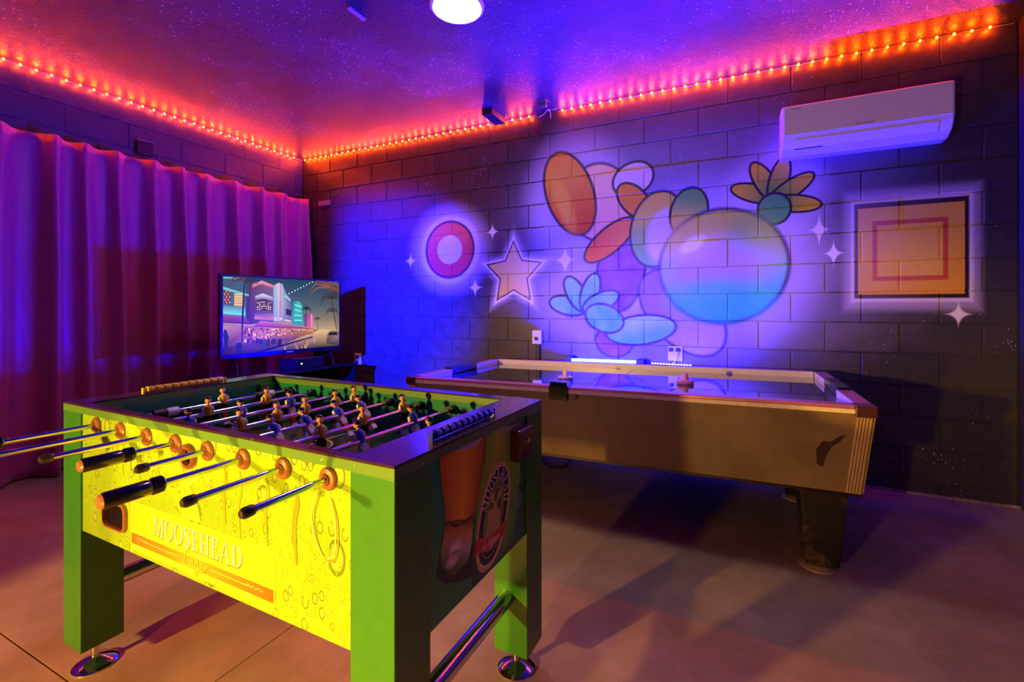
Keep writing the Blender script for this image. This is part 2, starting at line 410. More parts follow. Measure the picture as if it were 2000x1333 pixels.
for n in range(-5, 10):
    z0, z1 = max(0.0, ZJ[n]), min(CH, ZJ[n+1]); par = 0 if n % 2 == 0 else 1
    xs = [0.004]+[x for k, x in zip(range(-2, 31), XJ) if k % 2 == par and 0.05 < x < RX-0.03]+[RX-0.002]
    for a, b in zip(xs[:-1], xs[1:]):
        o = block(a, b, z0, z1, wb); mt = material_for(a, b, z0, z1)
        if mt: o.material_slots[0].link = 'OBJECT'; o.material_slots[0].material = mt
    if n >= 7:
        ys = [0.004]+[0.2032*(k+0.5) for k in range(0, 22) if k % 2 == par and 0.2032*(k+0.5) < 4.4]+[4.6]
        for a, b in zip(ys[:-1], ys[1:]): block(a, b, z0, z1, wl, True)
bl = MB().box(0.0, RX, -0.02, 0.0, 0.0, 0.012); o = bl.build('baseboard_back', plain('rough_mortar_lip', (150, 130, 110), 0.9, var=0.5, scale=60, bump=0.6)); struct(o)

# ------------------------------------------------------------------ red LED strip
M['led'] = emit('red_led', (1.0, 0.055, 0.0005), 950)
M['strip'] = plain('pale_strip_tape', (235, 190, 200), 0.5)
led_mesh = None
def led_strip(segments, label):
    global led_mesh
    root = empty('led_strip', segments[0][0], 0, label, 'light strip', 'red light strips under the ceiling')
    o0 = Vector(segments[0][0])
    for a, b in segments:
        a, b = Vector(a), Vector(b); d = (b-a).normalized(); nrm = Vector((-d.y, d.x, 0)) if False else Vector((d.y, -d.x, 0))
        t = MB(); t.cyl(a-o0, b-o0, 0.0024, n=6); t.build('tape', M['strip'], root)
        L = (b-a).length; k = int(L/0.083)
        for i in range(k):
            p = a+d*(0.04+i*0.083)-o0
            if led_mesh is None:
                lm = MB().box(-0.004, 0.004, -0.004, 0.004, -0.007, 0.005); led = lm.build('led', M['led'], root); led_mesh = led.data
            else:
                led = bpy.data.objects.new('led', led_mesh); COL.objects.link(led); led.parent = root
            led.location = p+Vector((0, 0, 0.0035)); led.rotation_euler = (0, 0, math.atan2(d.y, d.x))
LZ = 2.903
xg0, xg1 = wall_xz(1050, 228)[0], wall_xz(1092, 221)[0]
led_strip([((0.028, -4.5, LZ), (0.028, -0.028, LZ)), ((0.028, -0.028, LZ), (xg0, -0.028, LZ))], 'red LED strip running above the curtain and round the corner to the ceiling bracket')
led_strip([((xg1, -0.028, LZ), (RX-0.03, -0.028, LZ))], 'red LED strip on the painted block wall above the air conditioner')

# ------------------------------------------------------------------ foosball table
TH, TL, TW, TZ, RZ = -0.0173, 1.4108, 0.7406, 0.889, 0.833
FT = empty('foosball_table', (2.5312, -3.0817, 0), TH, 'green foosball table with a beer print, chrome rods and yellow and blue players', 'foosball table')
FM = Matrix.Translation(FT.location) @ Matrix.Rotation(TH, 4, 'Z'); FMi = FM.inverted()
FE = Vector((math.cos(TH), math.sin(TH), 0)); FN = Vector((-math.sin(TH), math.cos(TH), 0))
def front_px(u, v, off=0.0):
    p = FMi @ on_plane(u, v, Vector(FT.location)+FN*off, FN); return p.x, p.z
def end_px(u, v):
    p = FMi @ on_plane(u, v, Vector(FT.location)+FE*TL, FE); return p.y, p.z

def worn(name, rgb, chip=(190, 235, 150), rough=0.35):
    m = NT(name); P = m.obj(); n = m.noise(P, 60, 4, 0.7); n2 = m.noise(P, 7, 3)
    c = lin(rgb); base = m.mix(n2, tuple(x*0.85 for x in c), tuple(min(1, x*1.1) for x in c))
    m.base(m.mix(m.ramp(n, 0.66, 0.70), base, lin(chip))); m.set(rough=rough); return m.mat
M['green'] = plain('green_leg_laminate', (52, 128, 34), 0.32, var=0.06, scale=20)
M['edge'] = worn('chipped_green_edging', (92, 142, 52))
M['inner'] = plain('teal_green_inner_wall', (24, 128, 84), 0.28, var=0.06, scale=12)
M['field'] = plain('dark_green_playfield', (14, 58, 32), 0.25)
m = NT('dark_top_laminate'); P = m.obj(); n = m.noise(P, 30, 4, 0.7); n2 = m.noise(P, 5, 3)
m.base(m.mix(m.ramp(n, 0.66, 0.72, 0, 0.7), (0.045, 0.022, 0.03), (0.35, 0.3, 0.3))); m.set(rough=m.ramp(n2, 0.3, 0.7, 0.14, 0.3), coat=0.3); M['top'] = m.mat
M['chrome'] = plain('chrome', (215, 215, 220), 0.12, 1.0, var=0.03)
M['black_plastic'] = plain('black_grip_plastic', (16, 16, 20), 0.18, var=0.1, coat=0.4)
M['rubber'] = plain('dark_rubber', (30, 26, 30), 0.4)
M['brass'] = plain('bronze_bearing', (150, 100, 60), 0.35, 0.25)
M['ink'] = ink_mat('printed_ink', 0.32)
# droplet print
def droplets(name, ca, cb, dark, light, scales=(9, 22, 55), axis=0, dens=(0.62, 0.5, 0.45)):
    m = NT(name); P = m.obj(); sx = m.node('ShaderNodeSeparateXYZ'); m.link(P, sx.inputs[0]); cb_ = m.node('ShaderNodeCombineXYZ')
    m.link(m.math('MULTIPLY', sx.outputs[axis], 1.5), cb_.inputs[0]); m.link(sx.outputs[2], cb_.inputs[1]); V = cb_.outputs[0]
    big = m.noise(P, 3.2, 2); col = m.mix(m.ramp(big, 0.35, 0.65), lin(ca), lin(cb)); hs = None
    for i, s in enumerate(scales):
        v = m.voronoi(V, s, dim='2D'); cc = m.node('ShaderNodeSeparateColor'); m.link(v.outputs['Color'], cc.inputs[0])
        rad = m.math('MULTIPLY_ADD', cc.outputs[1], 0.24, 0.10); on = m.math('GREATER_THAN', cc.outputs[0], dens[i])
        q = m.math('DIVIDE', v.outputs['Distance'], rad)
        inside = m.math('MULTIPLY', m.ramp(q, 1.0, 0.85), on)
        rim = m.math('MULTIPLY', m.math('MULTIPLY', m.ramp(q, 0.55, 0.95), m.ramp(q, 1.12, 0.98)), on)
        col = m.mix(m.math('MULTIPLY', inside, 0.45), col, lin(light)); col = m.mix(m.math('MULTIPLY', rim, 0.8), col, lin(dark))
        h = m.math('MULTIPLY', m.math('MULTIPLY', m.ramp(q, 1.0, 0.2), on), 1.0/(i+1)); hs = h if hs is None else m.math('ADD', hs, h)
    m.base(col); m.set(rough=0.3); m.bump(hs, 0.25, 0.003); return m.mat
M['drops'] = droplets('droplet_print', (132, 178, 18), (152, 196, 24), (74, 96, 6), (182, 214, 66))
M['drops_green'] = droplets('green_droplet_print', (10, 110, 60), (20, 150, 70), (4, 50, 34), (90, 210, 140), (8, 60, 120), 1)

LW = 0.118
for (x, y) in ((0, 0), (TL-LW, 0), (0, TW-LW), (TL-LW, TW-LW)):
    lg = MB().box(x, x+LW, y, y+LW, 0.085, TZ-0.028).build('leg', M['green'], FT, bevel=0.002)
    cx, cy = x+LW/2+(0.008 if x < 1 else -0.008), y+LW/2
    ft = MB().lathe([(0, 0), (0.062, 0), (0.062, 0.004), (0.050, 0.013), (0.022, 0.022), (0.011, 0.026), (0.011, 0.085), (0, 0.085)], (cx, cy, 0), n=32).build('leveling_foot', M['chrome'], lg, smooth=True)
# aprons, one panel each side
PB = 0.482
MB().box(LW-0.002, TL-LW+0.002, 0.006, 0.022, PB, TZ-0.028).build('front_panel', M['drops'], FT)
MB().box(LW-0.002, TL-LW+0.002, TW-0.022, TW-0.006, PB, TZ-0.028).build('rear_panel', M['drops'], FT)
MB().box(TL-0.024, TL-0.006, LW-0.002, TW-LW+0.002, PB, TZ-0.028).build('end_panel', M['drops_green'], FT)
MB().box(0.006, 0.024, LW-0.002, TW-LW+0.002, PB, TZ-0.028).build('end_panel', M['drops_green'], FT)
# top rails
RF, RBk, RLf, RRt = 0.028, 0.042, 0.098, 0.124
rails = {'front': (0, TL, 0, RF), 'rear': (0, TL, TW-RBk, TW), 'l': (0, RLf, RF, TW-RBk), 'r': (TL-RRt, TL, RF, TW-RBk)}
for k, (a, b, c_, d) in rails.items():
    o = MB().box(a, b, c_, d, TZ-0.006, TZ).build('top_rail', M['top'], FT)
    MB().box(a, b, c_, d, TZ-0.028, TZ-0.006).build('edge_band', M['edge'], o)
# cabinet inside
FZ = 0.735
MB().box(RLf, TL-RRt, RF, TW-RBk, FZ-0.02, FZ).build('playfield', M['field'], FT)
fl = Print(); W_ = (220, 220, 200)
fl.stroke([(0.705, RF+0.01), (0.705, TW-RBk-0.01)], 0.006, W_); fl.stroke([(0.705+0.09*math.cos(t*PI/16), 0.365+0.09*math.sin(t*PI/16)) for t in range(33)], 0.006, W_)
fl.build('field_lines', lambda x, y, l: (x, y, FZ+0.0008), M['ink'], FT)
for nm, bx in (('front', (RLf, TL-RRt, RF-0.004, RF)), ('rear', (RLf, TL-RRt, TW-RBk, TW-RBk+0.004)), ('l', (RLf-0.004, RLf, RF, TW-RBk)), ('r', (TL-RRt, TL-RRt+0.004, RF, TW-RBk))):
    MB().box(*bx, FZ-0.02, TZ-0.028).build('inner_wall', M['inner'], FT)
g = MB().box(RLf-0.0005, RLf+0.0015, 0.27, 0.45, FZ, FZ+0.07); g.build('goal_mouth', M['black_plastic'], FT)
g = MB().box(TL-RRt-0.0015, TL-RRt+0.0005, 0.27, 0.45, FZ, FZ+0.07); g.build('goal_mouth', M['black_plastic'], FT)

# players
M['yellow_shirt'] = plain('yellow_shirt', (238, 196, 18), 0.3, var=0.05); M['blue_shirt'] = plain('blue_shirt', (22, 66, 200), 0.3, var=0.05)
M['skin'] = plain('painted_skin', (235, 175, 130), 0.35, var=0.05); M['hair'] = plain('black_hair_paint', (12, 12, 16), 0.3)
M['black_short'] = plain('black_shorts', (18, 16, 18), 0.35); M['white_short'] = plain('white_shorts', (225, 222, 220), 0.35); M['red_sock'] = plain('red_socks', (190, 40, 40), 0.35); M['white_part'] = plain('white_plastic', (225, 225, 232), 0.3)
def player_mesh(shirt, shorts):
    b = MB()
    b.lathe([(0.0, -0.020), (0.011, -0.020), (0.0135, -0.006), (0.0145, 0.010), (0.0155, 0.021), (0.012, 0.029), (0.0055, 0.033)], n=14, sx=0.78, sy=1.0, mis=[1, 1, 0, 0, 0, 0])
    for s in (-1, 1):
        b.lathe([(0.0, 0.022), (0.0052, 0.020), (0.0058, 0.010), (0.0045, -0.006), (0, -0.009)], (0.001, s*0.0155, 0.002), n=8, mis=[4, 4, 2, 2])
    b.lathe([(0.0045, 0.031), (0.0045, 0.037), (0.0085, 0.040), (0.0105, 0.047), (0.0098, 0.053), (0.006, 0.058), (0, 0.0595)], n=14, mis=[2, 2, 2, 2, 3, 3])
    b.sphere((-0.002, 0, 0.0515), 0.0108, 12, 8, 3, (1.0, 1.03, 0.85)); b.sphere((0.0105, 0, 0.046), 0.0022, 6, 4, 2)
    b.hexa([(-0.008, -0.010, -0.034), (0.008, -0.010, -0.034), (0.008, 0.010, -0.034), (-0.008, 0.010, -0.034)], [(-0.0085, -0.0125, -0.014), (0.0085, -0.0125, -0.014), (0.0085, 0.0125, -0.014), (-0.0085, 0.0125, -0.014)], 1)
    b.hexa([(-0.006, -0.0085, -0.068), (0.006, -0.0085, -0.068), (0.006, 0.0085, -0.068), (-0.006, 0.0085, -0.068)], [(-0.007, -0.009, -0.034), (0.007, -0.009, -0.034), (0.007, 0.009, -0.034), (-0.007, 0.009, -0.034)], 5)
    b.hexa([(-0.009, -0.011, -0.083), (0.013, -0.011, -0.083), (0.013, 0.011, -0.083), (-0.009, 0.011, -0.083)], [(-0.007, -0.010, -0.066), (0.009, -0.010, -0.066), (0.009, 0.010, -0.066), (-0.007, 0.010, -0.066)], 4)
    return b, [shirt, shorts, M['skin'], M['hair'], M['white_part'], M['red_sock']]
pm = {}
for key, sh, so in (('y', 'yellow_shirt', 'black_short'), ('b', 'blue_shirt', 'white_short')):
    b, ms = player_mesh(M[sh], M[so]); t = b.build('player_figure', ms, None, smooth=True, angle=50); pm[key] = t.data; bpy.data.objects.remove(t)
U0, DU = 0.2137, 0.1445
VF = TW-RBk
rods = [  # front end v, handle?, team, tilt, positions v, rear end v, rear handle
    (-0.31, True, 'y', 8, [0.40], 0.80, False), (-0.36, True, 'y', -6, [0.255, 0.475], 0.79, False), (-0.219, False, 'b', 12, [0.12, 0.285, 0.475], 0.86, True), (-0.199, True, 'y', 4, [0.185, 0.31, 0.42, 0.555, 0.65], 0.80, False),
    (-0.151, False, 'b', 38, [0.08, 0.20, 0.31, 0.44, 0.55], 0.86, True), (-0.277, True, 'y', 5, [0.235, 0.40, 0.595], 0.80, False), (-0.208, False, 'b', 18, [0.245, 0.475], 0.90, True), (-0.188, False, 'b', 0, [0.36], 0.93, True)]
handle_d = collar_d = cap_d = bear_d = bump_d = None
for k, (vf, hd, team, tilt, pv, vr, rh) in enumerate(rods):
    u = U0+k*DU
    rod = MB().cyl((0, vf+(0.02 if hd else 0), 0), (0, vr, 0), 0.0075, n=14).build('rod', M['chrome'], FT, smooth=True); rod.location = (u, 0, RZ)
    def sub(name, data_holder, maker, mat, loc, rot=(0, 0, 0)):
        if data_holder is None:
            o_ = maker().build(name, mat, rod, smooth=True); data_holder = o_.data
        else:
            o_ = bpy.data.objects.new(name, data_holder); COL.objects.link(o_); o_.parent = rod
        o_.location = loc; o_.rotation_euler = rot; return data_holder
    def mk_handle():
        b = MB(); b.lathe([(0.0, 0.0), (0.0135, 0.0), (0.0165, 0.006), (0.0165, 0.078), (0.0148, 0.082), (0.0178, 0.087), (0.0178, 0.104), (0.015, 0.107), (0.0075, 0.107)], (0, 0, 0), (0, 1, 0), 12); return b
    def mk_cap(): b = MB(); b.lathe([(0, -0.004), (0.007, -0.003), (0.0105, 0.003), (0.0105, 0.018), (0.0092, 0.022), (0.0075, 0.022)], (0, 0, 0), (0, 1, 0), 16); return b
    def mk_bear(): b = MB(); b.lathe([(0.0078, -0.012), (0.012, -0.012), (0.0135, -0.008), (0.022, -0.006), (0.0255, -0.002), (0.0255, 0.006), (0.008, 0.006)], (0, 0, 0), (0, 1, 0), 24); return b
    def mk_bump(): b = MB(); b.lathe([(0.0078, 0.0), (0.0155, 0.0), (0.0165, 0.004), (0.0165, 0.022), (0.0145, 0.026), (0.0078, 0.026)], (0, 0, 0), (0, 1, 0), 16); return b
    if hd:
        handle_d = sub('handle', handle_d, mk_handle, M['black_plastic'], (0, vf, 0))
        collar_d = sub('handle_end_cap', collar_d, lambda: MB().lathe([(0, -0.003), (0.011, -0.002), (0.0145, 0.002), (0.0145, 0.004)], (0, 0, 0), (0, 1, 0), 16), M['brass'], (0, vf-0.001, 0))
    else: cap_d = sub('rubber_cap', cap_d, mk_cap, M['rubber'], (0, vf, 0))
    if rh: handle_d = sub('handle', handle_d, mk_handle, M['black_plastic'], (0, vr+0.02, 0), (0, 0, PI)) if handle_d else None
    bear_d = sub('bearing', bear_d, mk_bear, M['brass'], (0, 0.004, 0)); bear_d = sub('bearing', bear_d, mk_bear, M['brass'], (0, TW-0.004, 0), (0, 0, PI))
    bump_d = sub('bumper', bump_d, mk_bump, M['rubber'], (0, VF-0.028, 0)); bump_d = sub('bumper', bump_d, mk_bump, M['rubber'], (0, RF+0.002, 0))
    for j, v in enumerate(pv):
        o = bpy.data.objects.new('player_figure', pm[team]); COL.objects.link(o); o.parent = rod; o.location = (0, v, 0); face = 0 if team == 'y' else PI
        o.rotation_euler = (0, math.radians(tilt if team == 'b' else -tilt), face)
    if k == 0:
        for v in (0.20, 0.575):
            s = MB().lathe([(0.0078, 0), (0.0155, 0), (0.0155, 0.036), (0.0078, 0.036)], (0, 0, 0), (0, 1, 0), 16).build('stop_collar', M['white_part'], rod, smooth=True); s.location = (0, v, 0)
            s = MB().lathe([(0.0078, 0), (0.0165, 0), (0.0165, 0.04), (0.0078, 0.04)], (0, 0, 0), (0, 1, 0), 16).build('stop_ring', M['rubber'], rod, smooth=True); s.location = (0, v-0.041, 0)
# scoring beads
M['bead_y'] = plain('yellow_score_bead', (250, 215, 30), 0.35, var=0.05); M['bead_b'] = plain('blue_score_bead', (22, 40, 190), 0.2, var=0.08, coat=0.4)
for mat, u, v0, v1 in ((M['bead_y'], 0.072, 0.205, 0.485), (M['bead_b'], TL-0.038, 0.18, 0.458)):
    sc = MB().cyl((u, v0-0.008, TZ+0.013), (u, v1+0.008, TZ+0.013), 0.003, n=8).box(u-0.006, u+0.006, v0-0.012, v0-0.006, TZ, TZ+0.02).box(u-0.006, u+0.006, v1+0.006, v1+0.012, TZ, TZ+0.02).build('score_bar', mat, FT)
    n = 10; w = (v1-v0)/n; d = None
    for i in range(n):
        if d is None:
            bd = MB().lathe([(0.003, 0.0), (0.0085, 0.0), (0.0115, 0.004), (0.0115, w-0.007), (0.009, w-0.002), (0.003, w-0.002)], (0, 0, 0), (0, 1, 0), 10).build('bead', mat, sc, smooth=True); d = bd.data
        else: bd = bpy.data.objects.new('bead', d); COL.objects.link(bd); bd.parent = sc
        bd.location = (u, v0+i*w, TZ+0.013)
# ball entry cup and ball return on the front
u, z = front_px(366, 893)
MB().lathe([(0.020, -0.002), (0.022, -0.012), (0.028, -0.014), (0.033, -0.008), (0.034, 0.004), (0.018, 0.004)], (u, 0.006, z), (0, 1, 0), 28).build('ball_entry_ring', M['brass'], FT, smooth=True)
MB().lathe([(0, 0.0), (0.021, 0.0)], (u, 0.0045, z), (0, 1, 0), 24).build('ball_entry_hole', M['hair'], FT)
u, z = front_px(222, 1008)
def rr(w, h, r, n=6):
    out = []
    for cx, cy, a0 in ((w-r, h-r, 0), (-w+r, h-r, 90), (-w+r, -h+r, 180), (w-r, -h+r, 270)):
        for i in range(n+1): a = math.radians(a0+90*i/n); out.append((cx+r*math.cos(a), cy+r*math.sin(a)))
    return out
b = MB(); R0 = rr(0.066, 0.042, 0.022); R1 = rr(0.060, 0.036, 0.018); n = len(R0)
b.add([(u+x, -0.003, z+y) for x, y in R0]+[(u+x, -0.004, z+y) for x, y in R1]+[(u+x, 0.0055, z+y) for x, y in R1]+[(u+x, 0.0055, z+y) for x, y in R0],
      [(i, (i+1) % n, n+(i+1) % n, n+i) for i in range(n)]+[(n+i, n+(i+1) % n, 2*n+(i+1) % n, 2*n+i) for i in range(n)]+[(i, 3*n+i, 3*n+(i+1) % n, (i+1) % n) for i in range(n)])
b.build('ball_return_rim', M['brass'], FT, smooth=True)
MB().add([(u+x, 0.0048, z+y) for x, y in R1], [tuple(range(n))]).build('ball_return_cup', M['hair'], FT)
# stretcher bars between the end legs
for uu in (0.075, TL-0.075):
    MB().cyl((uu, LW-0.01, 0.262), (uu, TW-LW+0.01, 0.262), 0.026, n=28).build('stretcher_bar', M['chrome'], FT, smooth=True)
# steel lock plate on the end
MB().box(TL-0.01, TL+0.028, 0.515, 0.600, 0.744, 0.838).build('lock_plate', plain('brushed_steel', (120, 100, 95), 0.3, 0.9, var=0.2), FT, bevel=0.003)
MB().cyl((TL+0.028, 0.565, 0.80), (TL+0.032, 0.565, 0.80), 0.008, n=16).build('key_lock', M['chrome'], FT, smooth=True)

# ---- lettering: serif capitals as flat shapes in a unit-high box
def glyph(ch):
    P = []
    R = lambda a, b, c, d: P.append([(a, b), (c, b), (c, d), (a, d)])
    def arc(cx, cy, rx, ry, w0, a0, a1, n=20, wy=0.05):
        for i in range(n):
            t0 = math.radians(a0+(a1-a0)*i/n); t1 = math.radians(a0+(a1-a0)*(i+1)/n)
            f = lambda t, s: (cx+(rx-s*w0)*math.cos(t), cy+(ry-s*wy)*math.sin(t))
            P.append([f(t0, 0), f(t1, 0), f(t1, 1), f(t0, 1)])
    w = 0.7
    if ch == 'M':
        w = 0.98; R(0.10, 0, 0.16, 1); R(0.76, 0, 0.92, 1); P.append([(0.10, 1), (0.27, 1), (0.53, 0), (0.45, 0)]); P.append([(0.76, 1), (0.82, 1), (0.53, 0), (0.47, 0)])
        for a, b in ((0.0, 0.27), (0.66, 1.0)): R(a, 0, b, 0.045)
        R(0, 0.955, 0.2, 1); R(0.8, 0.955, 1.0, 1)
    elif ch == 'O': w = 0.78; arc(0.39, 0.5, 0.38, 0.515, 0.15, 0, 360, 32)
    elif ch == 'S':
        w = 0.56; pts = spline([(0.50, 0.80), (0.42, 0.95), (0.27, 0.98), (0.12, 0.90), (0.09, 0.74), (0.20, 0.59), (0.36, 0.48), (0.48, 0.34), (0.47, 0.14), (0.34, 0.03), (0.18, 0.03), (0.07, 0.20)], 4)
        L = []; Rr = []
        for i, p in enumerate(pts):
            q0, q1 = pts[max(i-1, 0)], pts[min(i+1, len(pts)-1)]; dx, dy = q1[0]-q0[0], q1[1]-q0[1]; l = math.hypot(dx, dy); t = i/(len(pts)-1); ww = 0.03+0.06*math.sin(PI*t)**2
            L.append((p[0]-dy/l*ww, p[1]+dx/l*ww)); Rr.append((p[0]+dy/l*ww, p[1]-dx/l*ww))
        for i in range(len(pts)-1): P.append([L[i], L[i+1], Rr[i+1], Rr[i]])
        R(0.47, 0.70, 0.51, 1.0); R(0.05, 0.0, 0.09, 0.30)
    elif ch == 'E':
        w = 0.62; R(0.10, 0, 0.26, 1); R(0, 0, 0.56, 0.05); R(0, 0.95, 0.54, 1); R(0.2, 0.49, 0.44, 0.54); P.append([(0.56, 0), (0.60, 0.26), (0.56, 0.26), (0.46, 0.05)]); P.append([(0.54, 1), (0.56, 0.76), (0.52, 0.76), (0.44, 0.95)]); R(0.40, 0.38, 0.44, 0.65)
    elif ch == 'H':
        w = 0.84; R(0.10, 0, 0.26, 1); R(0.56, 0, 0.72, 1); R(0.2, 0.48, 0.6, 0.54)
        for a, b in ((0, 0.36), (0.46, 0.82)): R(a, 0, b, 0.045); R(a, 0.955, b, 1)
    elif ch == 'A':
        w = 0.80; P.append([(0.07, 0), (0.13, 0), (0.42, 1), (0.36, 1)]); P.append([(0.36, 1), (0.44, 1), (0.74, 0), (0.57, 0)]); R(0.20, 0.30, 0.56, 0.35); R(0, 0, 0.22, 0.045); R(0.48, 0, 0.82, 0.045)
    elif ch == 'D':
        w = 0.80; R(0.10, 0, 0.26, 1); R(0, 0, 0.36, 0.05); R(0, 0.95, 0.36, 1); arc(0.34, 0.5, 0.42, 0.5, 0.16, -90, 90, 20)
    return P, w
LAGER = [  # script strokes, unit x-height box about 3.2 x 1.6
    [(0.62, 1.35), (0.78, 1.62), (0.62, 1.72), (0.46, 1.45), (0.36, 0.9), (0.26, 0.3), (0.08, 0.06), (0.05, 0.18), (0.24, 0.20), (0.52, 0.02), (0.80, 0.06), (0.92, 0.22)],
    [(1.28, 0.72), (1.10, 0.74), (0.95, 0.42), (1.00, 0.10), (1.16, 0.16), (1.30, 0.62), (1.27, 0.20), (1.36, 0.06), (1.50, 0.28)],
    [(1.86, 0.72), (1.68, 0.76), (1.54, 0.44), (1.60, 0.12), (1.76, 0.18), (1.89, 0.70), (1.80, -0.10), (1.62, -0.52), (1.46, -0.44), (1.62, -0.14), (1.98, 0.14)],
    [(1.98, 0.14), (2.18, 0.38), (2.26, 0.62), (2.16, 0.76), (2.04, 0.50), (2.06, 0.16), (2.24, 0.04), (2.46, 0.28)],
    [(2.46, 0.28), (2.58, 0.74), (2.62, 0.60), (2.60, 0.04), (2.64, 0.40), (2.82, 0.72), (2.94, 0.66)]]
def quad_map(c):   # unit square -> four corners (bl, br, tr, tl)
    return lambda x, y: tuple((1-x)*(1-y)*c[0][i]+x*(1-y)*c[1][i]+x*y*c[2][i]+(1-x)*y*c[3][i] for i in (0, 1))
# ---- the printed front: banner, stripe, name, script, moose head and smeared streaks
pr = Print()
bx0, bx1, bt, bb = 0.418, 1.046, 0.629, 0.500
def gold(t): return (250, 240, 40)
pr.poly([(bx0-0.004, bb-0.006), (bx1+0.004, bb-0.006), (bx1+0.004, bt+0.006), (bx0-0.004, bt+0.006)], (246, 240, 40), 0.0)
xs = [bx0, bx0+0.16, (bx0+bx1)/2, bx1-0.16, bx1]; cs = [(196, 190, 20), (225, 215, 20), (250, 238, 25), (225, 220, 20), (190, 195, 30)]
pr.strip([(x, bt) for x in xs], [(x, 0.553) for x in xs], cs, cs, 0.0003)
co = [(252, 105, 22), (253, 130, 25), (253, 165, 30), (253, 130, 25), (252, 100, 22)]
pr.strip([(x, 0.543) for x in xs], [(x, 0.512) for x in xs], co, co, 0.0003)
pr.stroke([(bx0+0.06, 0.529), (0.655, 0.529)], 0.0022, (252, 215, 60), 0.0005); pr.stroke([(0.80, 0.529), (bx1-0.09, 0.529)], 0.0022, (252, 215, 60), 0.0005)
for sx, d in ((bx0+0.03, 1), (bx1-0.10, 1)):
    for j in range(3):
        pr.stroke(spline([(sx+j*0.02, 0.529), (sx+j*0.02+0.008, 0.534), (sx+j*0.02+0.016, 0.528), (sx+j*0.02+0.024, 0.531)], 4), 0.002, (252, 205, 70), 0.0006)
x = 0.536; hgt = 0.054
word = 'MOOSEHEAD'; tot = sum(glyph(c)[1]+0.07 for c in word); sx = (0.936-0.536)/tot
for dx, dz, col, lf in ((0.0022, -0.0026, (120, 96, 30), 0.0006), (0, 0, (252, 246, 214), 0.0009)):
    x = 0.536
    for c in word:
        P, w = glyph(c)
        for poly in P: pr.poly([(x+a*sx+dx, 0.562+b*hgt+dz) for a, b in poly], col, lf)
        x += (w+0.07)*sx
for dx, dz, col, lf in ((0.001, -0.0012, (190, 100, 10), 0.0006), (0, 0, (252, 190, 40), 0.0009)):
    for st in LAGER:
        pts = spline(st, 5); pr.stroke([(0.676+a*0.040+dx, 0.514+b*0.026+dz) for a, b in pts], 0.0042, col, lf)
# moose head emblem above the banner
mx, mz, ms = 0.700, 0.640, 0.150
def mo(x, y): return (mx+(x-0.5)*ms, mz+(y)*ms)
moose = [(0.30, 0.0), (0.22, 0.18), (0.10, 0.28), (0.06, 0.40), (0.16, 0.47), (0.30, 0.52), (0.36, 0.62), (0.46, 0.66), (0.56, 0.62), (0.66, 0.50), (0.80, 0.30), (0.92, 0.0)]
pr.poly([mo(*p) for p in moose], [(250, 205, 30)]*6+[(252, 220, 40)]*6, 0.0003)
pr.poly([mo(*p) for p in [(0.36, 0.62), (0.16, 0.70), (0.02, 0.86), (0.06, 1.04), (0.14, 0.92), (0.18, 1.10), (0.26, 0.94), (0.32, 1.12), (0.36, 0.92), (0.42, 0.72)]], (250, 190, 30), 0.0003)
pr.poly([mo(*p) for p in [(0.50, 0.64), (0.54, 0.86), (0.60, 1.08), (0.66, 0.90), (0.74, 1.06), (0.78, 0.88), (0.90, 0.98), (0.92, 0.80), (0.76, 0.68), (0.58, 0.60)]], (248, 215, 60), 0.0003)
random.seed(3)
for i in range(46):
    a, c_ = random.uniform(0.1, 0.85), random.uniform(0.02, 0.6)
    if c_ < 0.55-abs(a-0.42)*0.9: pr.stroke([mo(a, c_), mo(a+0.05, c_-0.05)], 0.0016, random.choice([(214, 110, 20), (196, 120, 10), (225, 150, 20)]), 0.0005)
pr.ellipse(*mo(0.26, 0.43), 0.003, 0.003, (120, 60, 10), lift=0.0006)
# long smears of running water
for (a, b_, w, c1) in ((0.33, 0.72, 0.008, (147, 188, 16)), (0.37, 0.70, 0.006, (136, 174, 16)), (0.46, 0.70, 0.012, (144, 184, 16)), (0.56, 0.71, 0.014, (141, 180, 16)), (0.86, 0.66, 0.016, (141, 161, 16)), (0.92, 0.62, 0.010, (147, 174, 16)), (1.02, 0.64, 0.014, (141, 165, 16)), (1.12, 0.62, 0.016, (133, 151, 16))):
    pts = spline([(a, 0.80), (a+0.006, 0.76), (a-0.004, 0.5*(0.80+b_)), (a+0.004, b_)], 5)
    pr.stroke(pts, [w*(0.3+0.7*math.sin(PI*i/(len(pts)-1))) for i in range(len(pts))], c1, 0.0001)
loop = spline([(1.20, 0.80), (1.18, 0.74), (1.195, 0.68), (1.225, 0.655), (1.25, 0.675), (1.252, 0.74), (1.235, 0.79)], 6)
pr.stroke(loop, 0.004, (150, 150, 20), 0.0003); pr.stroke([(a-0.008, b+0.004) for a, b in loop], 0.005, (226, 240, 100), 0.0002)
pr.build('beer_print', lambda x, y, l: (x, 0.0052-l, y), M['ink'], FT)

# ---- the printed end: beer glass and bottle with an oval label (drawn on the panel plane, y along the end, z up)
pe = Print(); CS = 0.27
def ep(x, y): return end_px(840+x*CS, 820+y*CS)
lo, hi, zl, zh = LW, TW-LW, PB, TZ-0.028
def clampz(p): return (min(max(p[0], lo+0.001), hi-0.001), min(max(p[1], zl+0.001), zh-0.001))
EP = lambda pts: [clampz(ep(*p)) for p in pts]
pe.poly(EP([(60, 1150), (130, 1195), (240, 1180), (330, 1130), (330, 900), (90, 960)]), (4, 50, 44), 0.0002)
